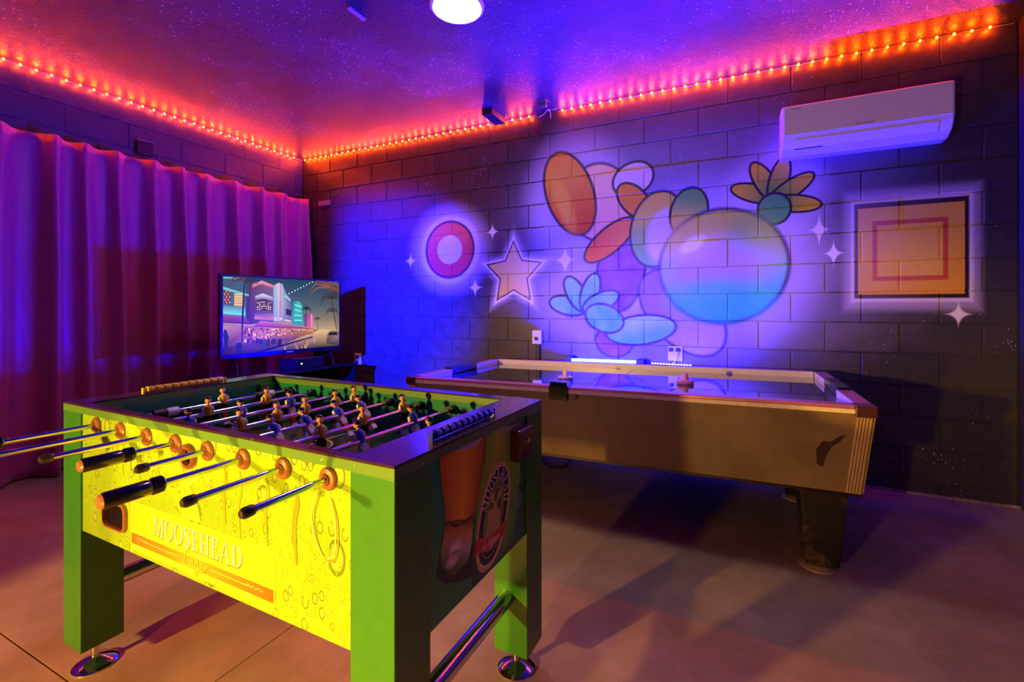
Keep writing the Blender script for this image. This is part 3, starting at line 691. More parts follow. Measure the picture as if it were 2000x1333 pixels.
# bottle body and neck
pe.strip(EP([(415, 60), (408, 300), (372, 420), (340, 760), (318, 1010), (320, 1215)]), EP([(500, 60), (490, 300), (480, 420), (470, 760), (450, 1010), (420, 1120)]), [(120, 190, 30)]*4+[(20, 90, 40), (4, 50, 30)], [(170, 215, 60)]*4+[(60, 150, 60), (10, 90, 50)], 0.0003)
pe.strip(EP([(500, 60), (490, 300), (480, 420), (470, 760), (450, 1010), (420, 1120)]), EP([(660, 20), (668, 240), (660, 420), (640, 700), (590, 980), (500, 1060)]), [(170, 215, 60)]*4+[(60, 150, 60), (10, 90, 50)], [(110, 190, 50)]*3+[(70, 170, 60), (20, 120, 60), (10, 90, 60)], 0.0003)
# glass
gl = EP([(88, 255), (86, 330), (100, 500), (125, 650), (120, 740)]); gr = EP([(412, 130), (405, 250), (385, 430), (350, 640), (325, 720)]); gm = [tuple((a[i]*0.45+b[i]*0.55) for i in (0, 1)) for a, b in zip(gl, gr)]
pe.strip(gl, gm, [(196, 100, 8)]*5, [(253, 196, 40)]*5, 0.0004); pe.strip(gm, gr, [(253, 196, 40)]*5, [(170, 84, 8)]*5, 0.0004)
pe.strip(EP([(120, 740), (112, 850), (90, 960), (96, 1060), (140, 1130)]), EP([(325, 720), (322, 800), (308, 930), (285, 1030), (190, 1135)]), [(96, 40, 8), (190, 130, 60), (150, 150, 90), (90, 130, 50), (60, 90, 40)], [(110, 56, 10), (226, 160, 60), (200, 210, 160), (110, 150, 70), (60, 90, 40)], 0.0004)
pe.poly(EP([(126, 740), (200, 790), (320, 715), (325, 690), (220, 765)]), (84, 32, 8), 0.0006)
a = ep(200, 940); pe.ellipse(a[0], a[1], 0.030, 0.022, (255, 252, 235), (216, 196, 120), 0.0006); a = ep(180, 1015); pe.ellipse(a[0], a[1], 0.032, 0.018, (255, 255, 245), (170, 180, 110), 0.0006)
pe.poly(EP([(190, 215), (265, 222), (340, 195), (412, 110), (300, 140)]), (186, 190, 206), 0.0006)
random.seed(5)
for i in range(70):
    a = ep(random.uniform(130, 340), random.uniform(260, 680)); pe.ellipse(a[0], a[1], 0.0016, 0.0016, random.choice([(255, 226, 110), (224, 140, 20)]), lift=0.0006, n=6)
# oval label, in label frame (s across, t up)
LCy, LCz = 0.438, 0.633; LRy, LRz = 0.106, 0.150
A0, A1 = ep(528, 300), ep(420, 1100); B0, B1 = ep(350, 740), ep(630, 560)
LC = ((A0[0]+A1[0])/2, (A0[1]+A1[1])/2); AX = ((A0[0]-A1[0])/2, (A0[1]-A1[1])/2)
LB = (0.088, -0.012)
def lab(s, t): return clampz((LC[0]+LB[0]*s+AX[0]*t, LC[1]+LB[1]*s+AX[1]*t))
def oval(rs, rt, col, lift, cut=None):
    pe.poly([lab(rs*math.copysign(abs(math.cos(q))**0.85, math.cos(q)), rt*math.sin(q)) for q in (2*PI*i/40 for i in range(40))], col, lift)
oval(1.0, 1.0, (226, 190, 90), 0.0008); oval(0.90, 0.92, (236, 226, 190), 0.0010); oval(0.86, 0.885, (22, 40, 24), 0.0012); oval(0.62, 0.66, (120, 160, 40), 0.0014)
arcp = [lab(0.735*math.cos(q), 0.03+0.735*math.sin(q)) for q in (math.radians(172-164*i/200) for i in range(201))]
acc = [0.0]
for p, q in zip(arcp[:-1], arcp[1:]): acc.append(acc[-1]+math.hypot(q[0]-p[0], q[1]-p[1]))
tw_ = [glyph(c)[1]+0.16 for c in word]; pos_ = 0.0
for c, w0 in zip(word, tw_):
    P, w = glyph(c); sc_ = acc[-1]/sum(tw_); tgt = (pos_+w0/2)*sc_; pos_ += w0
    j = min(range(1, 200), key=lambda k: abs(acc[k]-tgt)); C0 = arcp[j]; tx, ty = arcp[j+1][0]-arcp[j-1][0], arcp[j+1][1]-arcp[j-1][1]; l_ = math.hypot(tx, ty); tx, ty = tx/l_, ty/l_
    nx, ny = -ty, tx
    for poly in P:
        pe.poly([(C0[0]+tx*(a-w/2)*sc_+nx*(b-0.5)*0.030, C0[1]+ty*(a-w/2)*sc_+ny*(b-0.5)*0.030) for a, b in poly], (244, 240, 226), 0.0018)
pe.poly([lab(0.42*math.cos(q), 0.18+0.34*math.sin(q)) for q in (2*PI*i/28 for i in range(28))], (196, 170, 70), 0.0016); pe.poly([lab(0.38*math.cos(q), 0.18+0.31*math.sin(q)) for q in (2*PI*i/28 for i in range(28))], (92, 110, 30), 0.0017)
pe.poly([lab(s_, t_) for s_, t_ in [(-0.40, -0.34), (-0.36, -0.10), (-0.46, 0.02), (-0.40, 0.10), (-0.20, 0.14), (-0.14, 0.24), (0.02, 0.26), (0.16, 0.10), (0.40, 0.02), (0.50, -0.34)]], (206, 184, 90), 0.0019)
for s0, sg in ((-0.14, -1), (0.04, 1)):
    pe.poly([lab(s0+sg*a, 0.22+b) for a, b in [(0, 0), (0.18, 0.06), (0.30, 0.22), (0.20, 0.18), (0.18, 0.30), (0.10, 0.16), (0.04, 0.28), (0.02, 0.10)]], (220, 196, 100), 0.0019)
for i in range(26):
    a, b = random.uniform(-0.4, 0.4), random.uniform(-0.32, 0.2)
    pe.stroke([lab(a, b), lab(a+0.08, b-0.05)], 0.0012, random.choice([(60, 60, 24), (110, 96, 30)]), 0.0021)
pe.poly([lab(-0.98, -0.30), lab(0.0, -0.36), lab(0.95, -0.24), lab(0.93, -0.52), lab(0.0, -0.64), lab(-0.94, -0.56)], (206, 36, 24), 0.0020)
pe.stroke([lab(-0.95, -0.335), lab(0, -0.395), lab(0.93, -0.275)], 0.0012, (240, 190, 120), 0.0022); pe.stroke([lab(-0.92, -0.53), lab(0, -0.605), lab(0.92, -0.49)], 0.0012, (240, 190, 120), 0.0022)
for st in LAGER: pe.stroke([lab(-0.50+a*0.36, -0.54+b*0.135) for a, b in spline(st, 4)], 0.0034, (248, 226, 170), 0.0024)
for i in range(13):
    q = math.radians(205+130*i/12); s_, t_ = 0.75*math.cos(q), 0.775*math.sin(q); pe.stroke([lab(s_-0.035, t_), lab(s_+0.035, t_+0.02)], 0.0034, (226, 220, 190), 0.0018)
pe.build('bottle_and_glass_print', lambda y, z, l: (TL-0.0054+l*0.5, y, z), M['ink'], FT)

# ------------------------------------------------------------------ air hockey table
HX, HY, HL, HW, HZ, HK, HM = 2.635, -1.424, 2.445, 1.225, 0.755, 0.0125, 0.066
HT = empty('air_hockey_table', (HX, HY, 0), 0.002, 'brown air hockey table with pink rails and a blue-lit playing surface', 'air hockey table')
def hz(u, z): return z+HK*u
def hbox(b, x0, x1, y0, y1, z0, z1, mi=0):   # box that follows the slight lengthwise tilt of the table
    q = lambda z: [(x0, y0, hz(x0, z)), (x1, y0, hz(x1, z)), (x1, y1, hz(x1, z)), (x0, y1, hz(x0, z))]
    return b.hexa(q(z0), q(z1), mi)
M['panel'] = NT('brown_cabinet_laminate'); m = M['panel']; P = m.obj(); n1 = m.noise(P, 3, 4, 0.6); n2 = m.noise(P, 90, 2); n3 = m.noise(P, 2.2, 2)
m.base(m.mix(m.ramp(n1, 0.3, 0.7), (0.17, 0.115, 0.06), (0.25, 0.17, 0.09))); m.set(rough=0.42); M['panel'] = m.mat
M['rail'] = plain('pink_reflection_rail', (196, 120, 150), 0.3, 0.3, var=0.05); M['trim'] = plain('ivory_trim', (236, 222, 190), 0.35); M['alu'] = plain('fluted_aluminium', (216, 190, 140), 0.35, 0.55, var=0.05)  # top rail: pink reflection on aluminium put into its base colour
M['hsurface'] = plain('black_gloss_playing_surface', (14, 14, 22), 0.06, var=0.2, scale=8, coat=0.8); M['white_rail'] = plain('white_inner_rail', (226, 220, 226), 0.3, var=0.04)
M['marble'] = NT('black_marbled_leg'); m = M['marble']; P = m.obj(); n1 = m.noise(P, 7, 6, 0.75); m.base(m.mix(m.ramp(n1, 0.48, 0.62), (0.014, 0.011, 0.010), (0.085, 0.06, 0.04))); m.set(rough=0.28); M['marble'] = m.mat
DL, ZB0 = 0.043, 0.368
b = MB()
def ring_z(i, z): return [(i, i, hz(i, z)), (HL-i, i, hz(HL-i, z)), (HL-i, HW-i, hz(HL-i, z)), (i, HW-i, hz(i, z))]
lo4, hi4 = ring_z(DL, ZB0-0.002), ring_z(0.006, HZ-0.030)
for k, nm in enumerate(('side_panel', 'end_panel', 'side_panel', 'end_panel')):
    j = (k+1) % 4; inn = lambda p: (p[0]+(0.02 if p[0] < 1 else -0.02), p[1]+(0.02 if p[1] < 0.6 else -0.02), p[2])
    MB().hexa([lo4[k], lo4[j], inn(lo4[j]), inn(lo4[k])], [hi4[k], hi4[j], inn(hi4[j]), inn(hi4[k])]).build(nm, M['panel'], HT)
hbox(MB(), DL, HL-DL, DL, HW-DL, ZB0-0.016, ZB0-0.003).build('bottom_board', M['hair'], HT)
# worn patch on the long side
pw = Print(); random.seed(11)
def side_px(u, v):
    d = ray(u, v); best = None
    for it in range(30):
        p = on_plane(u, v, (HX, HY+ (0.006+DL)/2, 0), (0, 1, 0))
    return p.x-HX, p.z-HK*(p.x-HX)
for poly in ([(1594, 880), (1606, 862), (1622, 864), (1640, 852), (1652, 850), (1640, 864), (1624, 874), (1614, 892), (1608, 914), (1596, 908)],):
    pw.poly([side_px(*p) for p in poly], (52, 34, 16))
pw.build('worn_patch', lambda x, z, l: (x, 0.006+(DL-0.006)*((HZ-0.03)-z)/((HZ-0.03)-ZB0)-0.0012, hz(x, z)), M['ink'], HT)
# fluted corner trims
for cx, cy in ((0, 0), (1, 0), (1, 1), (0, 1)):
    b = MB()
    for side in (0, 1):
        for r in range(5):
            off = 0.006+r*0.0115
            def pt(o_, z, t):
                i = 0.006+(DL-0.006)*((HZ-0.03)-z)/((HZ-0.03)-ZB0)
                x, y = (i-0.003, i+o_) if side else (i+o_, i-0.003)
                if t: x, y = (x-0.004, y) if side else (x, y-0.004)
                X, Y = (HL-x if cx else x), (HW-y if cy else y); return (X, Y, hz(X, z))
            z0, z1 = ZB0, HZ-0.05
            b.hexa([pt(off, z0, 0), pt(off+0.008, z0, 0), pt(off+0.008, z0, 1), pt(off, z0, 1)], [pt(off, z1, 0), pt(off+0.008, z1, 0), pt(off+0.008, z1, 1), pt(off, z1, 1)])
    b.build('corner_trim', M['alu'], HT)
    b = MB(); x0, x1 = (HL-0.075, HL+0.004) if cx else (-0.004, 0.075); y0, y1 = (HW-0.075, HW+0.004) if cy else (-0.004, 0.075)
    hbox(b, x0, x1, y0, y1, HZ-0.048, HZ+0.001); b.build('corner_cap', plain('maroon_corner_cap', (70, 34, 40), 0.35), HT, bevel=0.006)
# top rails, ivory trim under them, inner rails
for nm, (x0, x1, y0, y1) in (('f', (0.075, HL-0.075, 0, HM)), ('b', (0.075, HL-0.075, HW-HM, HW)), ('l', (0, HM, 0.075, HW-0.075)), ('r', (HL-HM, HL, 0.075, HW-0.075))):
    o = hbox(MB(), x0, x1, y0, y1, HZ-0.016, HZ).build('top_rail', M['rail'], HT, bevel=0.003)
    t = MB()
    if nm == 'f': hbox(t, x0, x1, -0.003, 0.01, HZ-0.034, HZ-0.016)
    if nm == 'b': hbox(t, x0, x1, HW-0.01, HW+0.003, HZ-0.034, HZ-0.016)
    if nm == 'l': hbox(t, -0.003, 0.01, y0, y1, HZ-0.034, HZ-0.016)
    if nm == 'r': hbox(t, HL-0.01, HL+0.003, y0, y1, HZ-0.034, HZ-0.016)
    t.build('trim_strip', M['trim'], o)
    if nm in 'fb':
        for i in range(7):
            xx = 0.2+i*(HL-0.4)/6; sc = MB().cyl((xx, (y0+y1)/2, hz(xx, HZ-0.001)), (xx, (y0+y1)/2, hz(xx, HZ+0.0012)), 0.005, n=10).build('screw', M['hair'], o)
PZ = HZ-0.038
hbox(MB(), HM-0.01, HL-HM+0.01, HM-0.01, HW-HM+0.01, PZ-0.02, PZ).build('playing_surface', M['hsurface'], HT)
lp = Print(); lp.stroke([(HL/2, HM), (HL/2, HW-HM)], 0.008, (150, 170, 230)); lp.stroke([(HL/2+0.15*math.cos(t*PI/20), HW/2+0.15*math.sin(t*PI/20)) for t in range(41)], 0.006, (40, 60, 150))
lp.build('surface_line', lambda x, y, l: (x, y, hz(x, PZ+0.0006)), M['ink'], HT)
hbox(MB(), HM, HL-HM, HW-HM-0.004, HW-HM, PZ, HZ-0.001).build('inner_rail', M['white_rail'], HT); hbox(MB(), HM, HL-HM, HM, HM+0.004, PZ, HZ-0.001).build('inner_rail', M['white_rail'], HT)
for x0, x1 in ((HM, HM+0.004), (HL-HM-0.004, HL-HM)):
    hbox(MB(), x0, x1, HM, HW/2-0.18, PZ, HZ-0.001).build('inner_rail', M['white_rail'], HT); hbox(MB(), x0, x1, HW/2+0.18, HW-HM, PZ, HZ-0.001).build('inner_rail', M['white_rail'], HT)
    hbox(MB(), x0-0.06 if x0 < 1 else x0, x1 if x0 < 1 else x1+0.06, HW/2-0.18, HW/2+0.18, PZ+0.002, HZ+0.012).build('goal_hood', M['black_plastic'], HT, bevel=0.004)
# legs with metal feet
for lu, lv in ((0.175, 0.185), (HL-0.175, 0.185), (0.175, HW-0.185), (HL-0.175, HW-0.185)):
    zt_ = hz(lu, ZB0-0.016); b = MB(); n = 24; prof = []
    def ring(w, z, r): return [(lu+x, lv+y, z) for x, y in rr(w, w, r, 5)]
    rings = [ring(0.068, 0.018, 0.02), ring(0.072, 0.04, 0.022), ring(0.098, zt_, 0.016)]; n = len(rings[0])
    b.add([p for r_ in rings for p in r_], [(k*n+i, k*n+(i+1) % n, (k+1)*n+(i+1) % n, (k+1)*n+i) for k in range(2) for i in range(n)]+[tuple(range(n-1, -1, -1)), tuple(range(2*n, 3*n))])
    lg = b.build('leg', M['marble'], HT, smooth=True)
    MB().lathe([(0, 0), (0.074, 0), (0.074, 0.004), (0.05, 0.013), (0.012, 0.018), (0, 0.018)], (lu-0.016, lv-0.03, 0), n=28).build('leveling_foot', M['alu'], lg, smooth=True)
# score box on the near rail, lock
b = MB(); u0, u1 = 0.985, 1.092
b.hexa([(u0, -0.014, hz(u0, HZ-0.072)), (u1, -0.014, hz(u1, HZ-0.072)), (u1, 0.01, hz(u1, HZ-0.072)), (u0, 0.01, hz(u0, HZ-0.072))], [(u0, -0.014, hz(u0, HZ+0.004)), (u1, -0.014, hz(u1, HZ+0.004)), (u1, 0.01, hz(u1, HZ+0.004)), (u0, 0.01, hz(u0, HZ+0.004))])
b.hexa([(u0, -0.014, hz(u0, HZ+0.001)), (u1, -0.014, hz(u1, HZ+0.001)), (u1, 0.085, hz(u1, HZ+0.001)), (u0, 0.085, hz(u0, HZ+0.001))], [(u0+0.008, 0.0, hz(u0, HZ+0.026)), (u1-0.008, 0.0, hz(u1, HZ+0.026)), (u1-0.012, 0.07, hz(u1, HZ+0.026)), (u0+0.012, 0.07, hz(u0, HZ+0.026))])
b.build('score_box', M['black_plastic'], HT, bevel=0.003)
MB().cyl((1.137, -0.004, hz(1.137, HZ-0.055)), (1.137, 0.02, hz(1.137, HZ-0.055)), 0.010, n=16).build('lock', M['rubber'], HT, smooth=True)
# mallets
def mallet(px, py, rgb, label):
    p = on_plane(px, py, (0, 0, HZ-0.02), (0, 0, 1)); x, y = p.x-HX, p.y-HY
    b = MB().lathe([(0, 0.0), (0.048, 0.0), (0.050, 0.004), (0.050, 0.020), (0.046, 0.024), (0.026, 0.022), (0.019, 0.026), (0.0165, 0.044), (0.018, 0.054), (0.015, 0.062), (0.007, 0.066), (0, 0.067)], n=28)
    o = b.build('mallet', plain('mallet_plastic', rgb, 0.3), None, smooth=True); o.location = (p.x, p.y, hz(x, PZ)+0.0008)
    tag(o, label, 'mallet'); return o
mallet(1104, 741, (236, 205, 200), 'pale cream mallet on the air hockey table left of the score box')
mallet(1338, 751, (206, 130, 180), 'pinkish purple mallet on the air hockey table right of the score box')
# cable under it
pts = [on_plane(u, v, (0, 0, 0.006), (0, 0, 1)) for u, v in ((1040, 890), (1056, 893), (1062, 905), (1075, 914), (1098, 914), (1110, 906), (1106, 896), (1090, 891))]
o = MB().tube(spline([tuple(p) for p in pts], 6), 0.005, 8).build('power_cable', M['rubber'], None, smooth=True); tag(o, 'thin black cable looped on the floor under the air hockey table', 'cable')

# ------------------------------------------------------------------ curtain
m = NT('magenta_satin'); P = m.obj(); st = m.node('ShaderNodeMapping'); m.link(P, st.inputs[0]); st.inputs['Scale'].default_value = (1, 1, 0.35); n1 = m.noise(st.outputs[0], 14, 4, 0.6); n2 = m.noise(P, 400, 1)
m.base(m.mix(n1, lin((158, 44, 96)), lin((180, 58, 116)))); m.set(rough=0.42, spec=0.5, sheen=0.25); m.bump(m.math('ADD', m.ramp(n1, 0.3, 0.7), m.math('MULTIPLY', n2, 0.15)), 0.22, 0.008); M['satin'] = m.mat
crest = [-4.55, -4.05, -3.6, -3.2, -2.85, -2.52, -2.237, -2.06, -1.855, -1.603, -1.377, -1.168, -0.894, -0.614, -0.366, -0.02]
ph_y = np.array(crest); ph_k = np.arange(len(crest))
NY, NZ = 620, 36; ys = np.linspace(-4.5, -0.03, NY); ZT, ZBt = 2.44, 0.012
b = MB(); rng = np.random.RandomState(4); amp_k = 0.75+0.5*rng.rand(len(crest)+1); dr_k = 0.05*(rng.rand(len(crest)+1)-0.5)
verts = []
for j in range(NZ):
    t = j/(NZ-1); z = ZT+(ZBt-ZT)*t
    for y in ys:
        k = float(np.interp(y+float(np.interp(np.interp(y, ph_y, ph_k), np.arange(len(dr_k)), dr_k))*t, ph_y, ph_k)); fr = k-math.floor(k)
        a = float(np.interp(k, np.arange(len(amp_k)), amp_k))
        fr2 = fr**1.0
        w = 0.5+0.5*math.cos(2*PI*fr2+0.5*math.sin(2*PI*fr2)); w = w**1.15
        small = 0.005*math.sin(13*y+1.6*z)+0.003*math.sin(27*y-3*z)
        A = (0.055+0.065*min(1, t*2.5))*a
        x = 0.075+A*w+small*min(1, 0.3+t)+(0.012 if j == 0 else 0)*math.cos(40*y)
        verts.append((x, y, z+(0.006*math.cos(2*PI*k) if j == 0 else 0)))
faces = [(j*NY+i, j*NY+i+1, (j+1)*NY+i+1, (j+1)*NY+i) for j in range(NZ-1) for i in range(NY-1)]
me = bpy.data.meshes.new('curtain'); me.from_pydata(verts, [], faces); me.polygons.foreach_set('use_smooth', [True]*len(me.polygons)); me.materials.append(M['satin'])
cu = bpy.data.objects.new('curtain', me); COL.objects.link(cu); tag(cu, 'long pleated magenta satin curtain covering the wall behind the television', 'curtain')
so = cu.modifiers.new('cloth', 'SOLIDIFY'); so.thickness = 0.003
rod = MB().cyl((0.035, -4.55, ZT-0.02), (0.035, -0.006, ZT-0.02), 0.008, n=10).build('curtain_rod', M['rubber'], None, smooth=True); tag(rod, 'thin dark rod behind the top of the magenta curtain', 'curtain rod')
x0, z0 = wall_xz(625, 394); x1, z1 = wall_xz(646, 401)
br = MB().box(x0, x1, -0.022, 0.0, z1, z0).build('rod_bracket', plain('galvanised_steel', (190, 190, 205), 0.35, 0.8), None, bevel=0.002); tag(br, 'small silver bracket on the block wall at the end of the curtain', 'bracket')
y0 = on_plane(265, 282, (0, 0, 0), (1, 0, 0)); y1 = on_plane(296, 282, (0, 0, 0), (1, 0, 0))
br = MB().box(0.0, 0.03, y0.y, y1.y, 2.50, 2.615).build('wall_bracket', plain('dark_steel', (46, 42, 46), 0.4, 0.6), None, bevel=0.002); tag(br, 'dark steel bracket box on the wall above the curtain', 'bracket')
MB().box(0.0, 0.034, y0.y, y1.y, 2.615, 2.618).build('bright_edge', plain('pale_steel_edge', (220, 200, 190), 0.3, 0.7), br)  # paler strip along the top of the bracket

# ------------------------------------------------------------------ television on its console
TVL, TVR = Vector((0.945, -1.541, 0)), Vector((1.055, -0.467, 0)); td = (TVR-TVL).normalized(); tn = Vector((td.y, -td.x, 0)); tw = (TVR-TVL).length
TV = empty('television', (TVL.x, TVL.y, 0.66), math.atan2(td.y, td.x), 'flat screen television showing a neon-lit palm street at dusk', 'television')
zb_, zt__ = 0.83-0.66, 1.45-0.66
M['tv_black'] = plain('glossy_black_bezel', (12, 12, 18), 0.16, var=0.1, coat=0.5)
b = MB(); bz = 0.018
b.box(-bz, tw+bz, 0.004, 0.045, zb_-0.035, zt__+bz); b.box(0.15, tw-0.15, 0.045, 0.075, zb_+0.02, zt__-0.15); b.build('casing', M['tv_black'], TV, bevel=0.004)
for q in ((-bz, 0.0, zb_-0.035, zt__+bz), (tw, tw+bz, zb_-0.035, zt__+bz)): MB().box(q[0], q[1], -0.006, 0.006, q[2], q[3]).build('bezel', M['tv_black'], TV)
MB().box(0, tw, -0.006, 0.006, zt__, zt__+bz).build('bezel', M['tv_black'], TV); MB().box(0, tw, -0.006, 0.006, zb_-0.035, zb_).build('bezel', M['tv_black'], TV)
MB().box(tw*0.52-0.03, tw*0.52+0.03, -0.0066, -0.006, zb_-0.020, zb_-0.013).build('maker_badge', M['white_part'], TV)
for fx in (0.10, tw-0.10):
    f = MB(); f.tube([(fx, 0.02, zb_-0.03), (fx-0.02, -0.06, 0.05), (fx-0.05, -0.12, 0.006)], 0.006, 8); f.tube([(fx, 0.02, zb_-0.03), (fx-0.01, 0.07, 0.05), (fx-0.02, 0.12, 0.006)], 0.006, 8); f.build('foot', M['tv_black'], TV, smooth=True)
# the picture: zoom-crop corners -> screen
def homog(src, dst):
    A = []; B = []
    for (x, y), (X, Y) in zip(src, dst):
        A += [[x, y, 1, 0, 0, 0, -X*x, -X*y], [0, 0, 0, x, y, 1, -Y*x, -Y*y]]; B += [X, Y]
    h = np.linalg.solve(np.array(A, float), np.array(B, float)); Hm = np.append(h, 1).reshape(3, 3)
    def f(x, y):
        q = Hm @ np.array([x, y, 1.0]); return (min(max(q[0]/q[2], 0.0), tw), min(max(q[1]/q[2], zb_), zt__))
    return f
hs = homog([(168, 185), (1250, 245), (1247, 835), (170, 925)], [(0, zt__), (tw, zt__), (tw, zb_), (0, zb_)])
ps = Print(); T = lambda pts: [hs(*p) for p in pts]
# sky, road
sk = [(180, (38, 66, 80)), (330, (54, 80, 88)), (450, (84, 96, 94)), (560, (130, 120, 102)), (640, (176, 148, 110)), (700, (216, 178, 124))]
for (ya, ca), (yb, cb) in zip(sk[:-1], sk[1:]): ps.poly(T([(165, ya), (1250, ya+25), (1250, yb+25), (165, yb)]), [ca, ca, cb, cb], 0)
ps.poly(T([(165, 640), (1060, 690), (1250, 700), (1250, 850), (165, 935)]), [(84, 40, 22), (150, 92, 44), (120, 100, 84), (46, 40, 38), (50, 24, 16)], 0.0001)
ps.poly(T([(1060, 690), (1160, 690), (1250, 760), (1250, 850), (560, 905)]), [(230, 190, 130), (220, 180, 130), (120, 100, 96), (70, 62, 62), (60, 36, 36)], 0.0002)
for i in range(26):
    x = random.uniform(640, 1120); y = random.uniform(740, 850); ps.poly(T([(x, y), (x+8, y), (x+9, y+34), (x-1, y+34)]), random.choice([(214, 150, 80), (190, 120, 150), (220, 180, 120), (160, 90, 60)]), 0.0003)
# left pink building
ps.poly(T([(165, 200), (385, 210), (385, 575), (165, 545)]), [(74, 84, 100), (60, 96, 110), (70, 110, 120), (90, 110, 130)], 0.0003)
ps.poly(T([(172, 195), (325, 200), (325, 214), (172, 212)]), (100, 190, 190), 0.0004); ps.poly(T([(172, 288), (410, 360), (410, 378), (172, 312)]), (110, 200, 196), 0.0005)
ps.poly(T([(180, 315), (245, 330), (245, 455), (180, 450)]), (120, 66, 50), 0.0005); ps.poly(T([(275, 345), (355, 358), (355, 478), (275, 470)]), (206, 150, 76), 0.0005)
for i in range(4):
    for j in range(5): ps.poly(T([(184+i*15, 322+j*26), (194+i*15, 324+j*26), (194+i*15, 340+j*26), (184+i*15, 338+j*26)]), (232, 180, 100) if (i+j) % 2 else (80, 40, 36), 0.0006); ps.poly(T([(279+i*19, 352+j*24), (292+i*19, 354+j*24), (292+i*19, 366+j*24), (279+i*19, 364+j*24)]), (250, 214, 120), 0.0006)
ps.poly(T([(172, 465), (380, 485), (380, 560), (172, 540)]), [(90, 150, 150), (80, 150, 150), (130, 214, 206), (130, 210, 200)], 0.0005)
ps.poly(T([(165, 555), (380, 575), (445, 640), (165, 625)]), [(150, 70, 100), (150, 70, 100), (90, 40, 70), (100, 40, 70)], 0.0006)
# deco hotel
ps.poly(T([(385, 300), (470, 240), (640, 280), (640, 620), (385, 640)]), [(84, 60, 90), (110, 70, 100), (120, 96, 120), (110, 90, 120), (60, 40, 70)], 0.0004)
ps.poly(T([(440, 270), (530, 230), (645, 275), (645, 305), (530, 262), (445, 300)]), [(226, 110, 130), (240, 150, 165), (230, 130, 150), (200, 100, 120), (226, 120, 140), (190, 90, 110)], 0.0006)
ps.poly(T([(470, 375), (540, 350), (635, 385), (635, 420), (540, 395), (470, 412)]), [(190, 190, 210), (226, 214, 226), (190, 180, 205), (120, 110, 140), (150, 140, 160), (110, 96, 130)], 0.0006)
ps.poly(T([(480, 425), (545, 405), (630, 430), (630, 515), (480, 505)]), (56, 36, 44), 0.0007)
for i in range(7):
    for j in range(4): ps.poly(T([(486+i*20, 432+j*20-(8 if 1 < i < 5 else 0)), (499+i*20, 432+j*20-(8 if 1 < i < 5 else 0)), (499+i*20, 444+j*20-(8 if 1 < i < 5 else 0)), (486+i*20, 444+j*20-(8 if 1 < i < 5 else 0))]), random.choice([(226, 176, 96), (250, 210, 120), (120, 84, 60)]), 0.0008)
ps.poly(T([(470, 530), (640, 540), (640, 600), (460, 590)]), [(90, 70, 100), (130, 110, 150), (214, 120, 160), (226, 120, 150)], 0.0007)
ps.poly(T([(640, 280), (690, 250), (722, 265), (760, 350), (800, 400), (800, 610), (640, 605)]), [(150, 176, 200), (190, 190, 214), (150, 140, 170), (120, 130, 150), (90, 120, 140), (120, 96, 130), (140, 150, 180)], 0.0006)
for x, cc in ((660, (150, 190, 210)), (682, (246, 190, 206)), (702, (226, 120, 150)), (718, (150, 190, 214))): ps.poly(T([(x, 262), (x+9, 258), (x+9, 570), (x, 570)]), cc, 0.0008)
ps.poly(T([(745, 360), (800, 410), (800, 426), (745, 380)]), (160, 214, 214), 0.0008); ps.poly(T([(755, 490), (805, 505), (805, 560), (755, 550)]), (50, 44, 60), 0.0008)
# hotel sign
def block_text(txt, x, y, w, h, col, lift):
    seg = {'O': [(0,0,1,.2),(0,.8,1,1),(0,0,.25,1),(.75,0,1,1)], 'C': [(0,0,1,.2),(0,.8,1,1),(0,0,.25,1)], 'E': [(0,0,1,.2),(0,.8,1,1),(0,.42,.8,.58),(0,0,.25,1)], 'A': [(0,.8,1,1),(0,0,.25,1),(.75,0,1,1),(0,.4,1,.55)], 'N': [(0,0,.25,1),(.75,0,1,1),(.25,.55,.5,.85),(.5,.3,.75,.6)]}
    for c in txt:
        for a0, b0, a1, b1 in seg.get(c, []): ps.poly(T([(x+a0*w, y+h*(1-b0)), (x+a1*w, y+h*(1-b0)), (x+a1*w, y+h*(1-b1)), (x+a0*w, y+h*(1-b1))]), col, lift)
        x += w*1.3
block_text('OCEAN', 648, 574, 12, 30, (250, 226, 240), 0.001); ps.poly(T([(740, 590), (800, 602), (800, 614), (740, 606)]), (226, 190, 214), 0.001)
# teal building and pink one beyond
ps.poly(T([(805, 420), (880, 425), (915, 470), (915, 655), (805, 640)]), [(40, 84, 90), (80, 190, 180), (40, 110, 110), (60, 150, 150), (60, 150, 150)], 0.0006)
for j in range(4): ps.poly(T([(835, 450+j*48), (905, 470+j*42), (905, 480+j*42), (835, 462+j*48)]), (120, 240, 226), 0.0008)
ps.poly(T([(920, 540), (1010, 560), (1010, 665), (920, 660)]), [(90, 60, 100), (200, 90, 150), (230, 120, 160), (120, 90, 120)], 0.0005); ps.poly(T([(985, 540), (1000, 545), (1000, 660), (985, 660)]), (250, 130, 180), 0.0008)
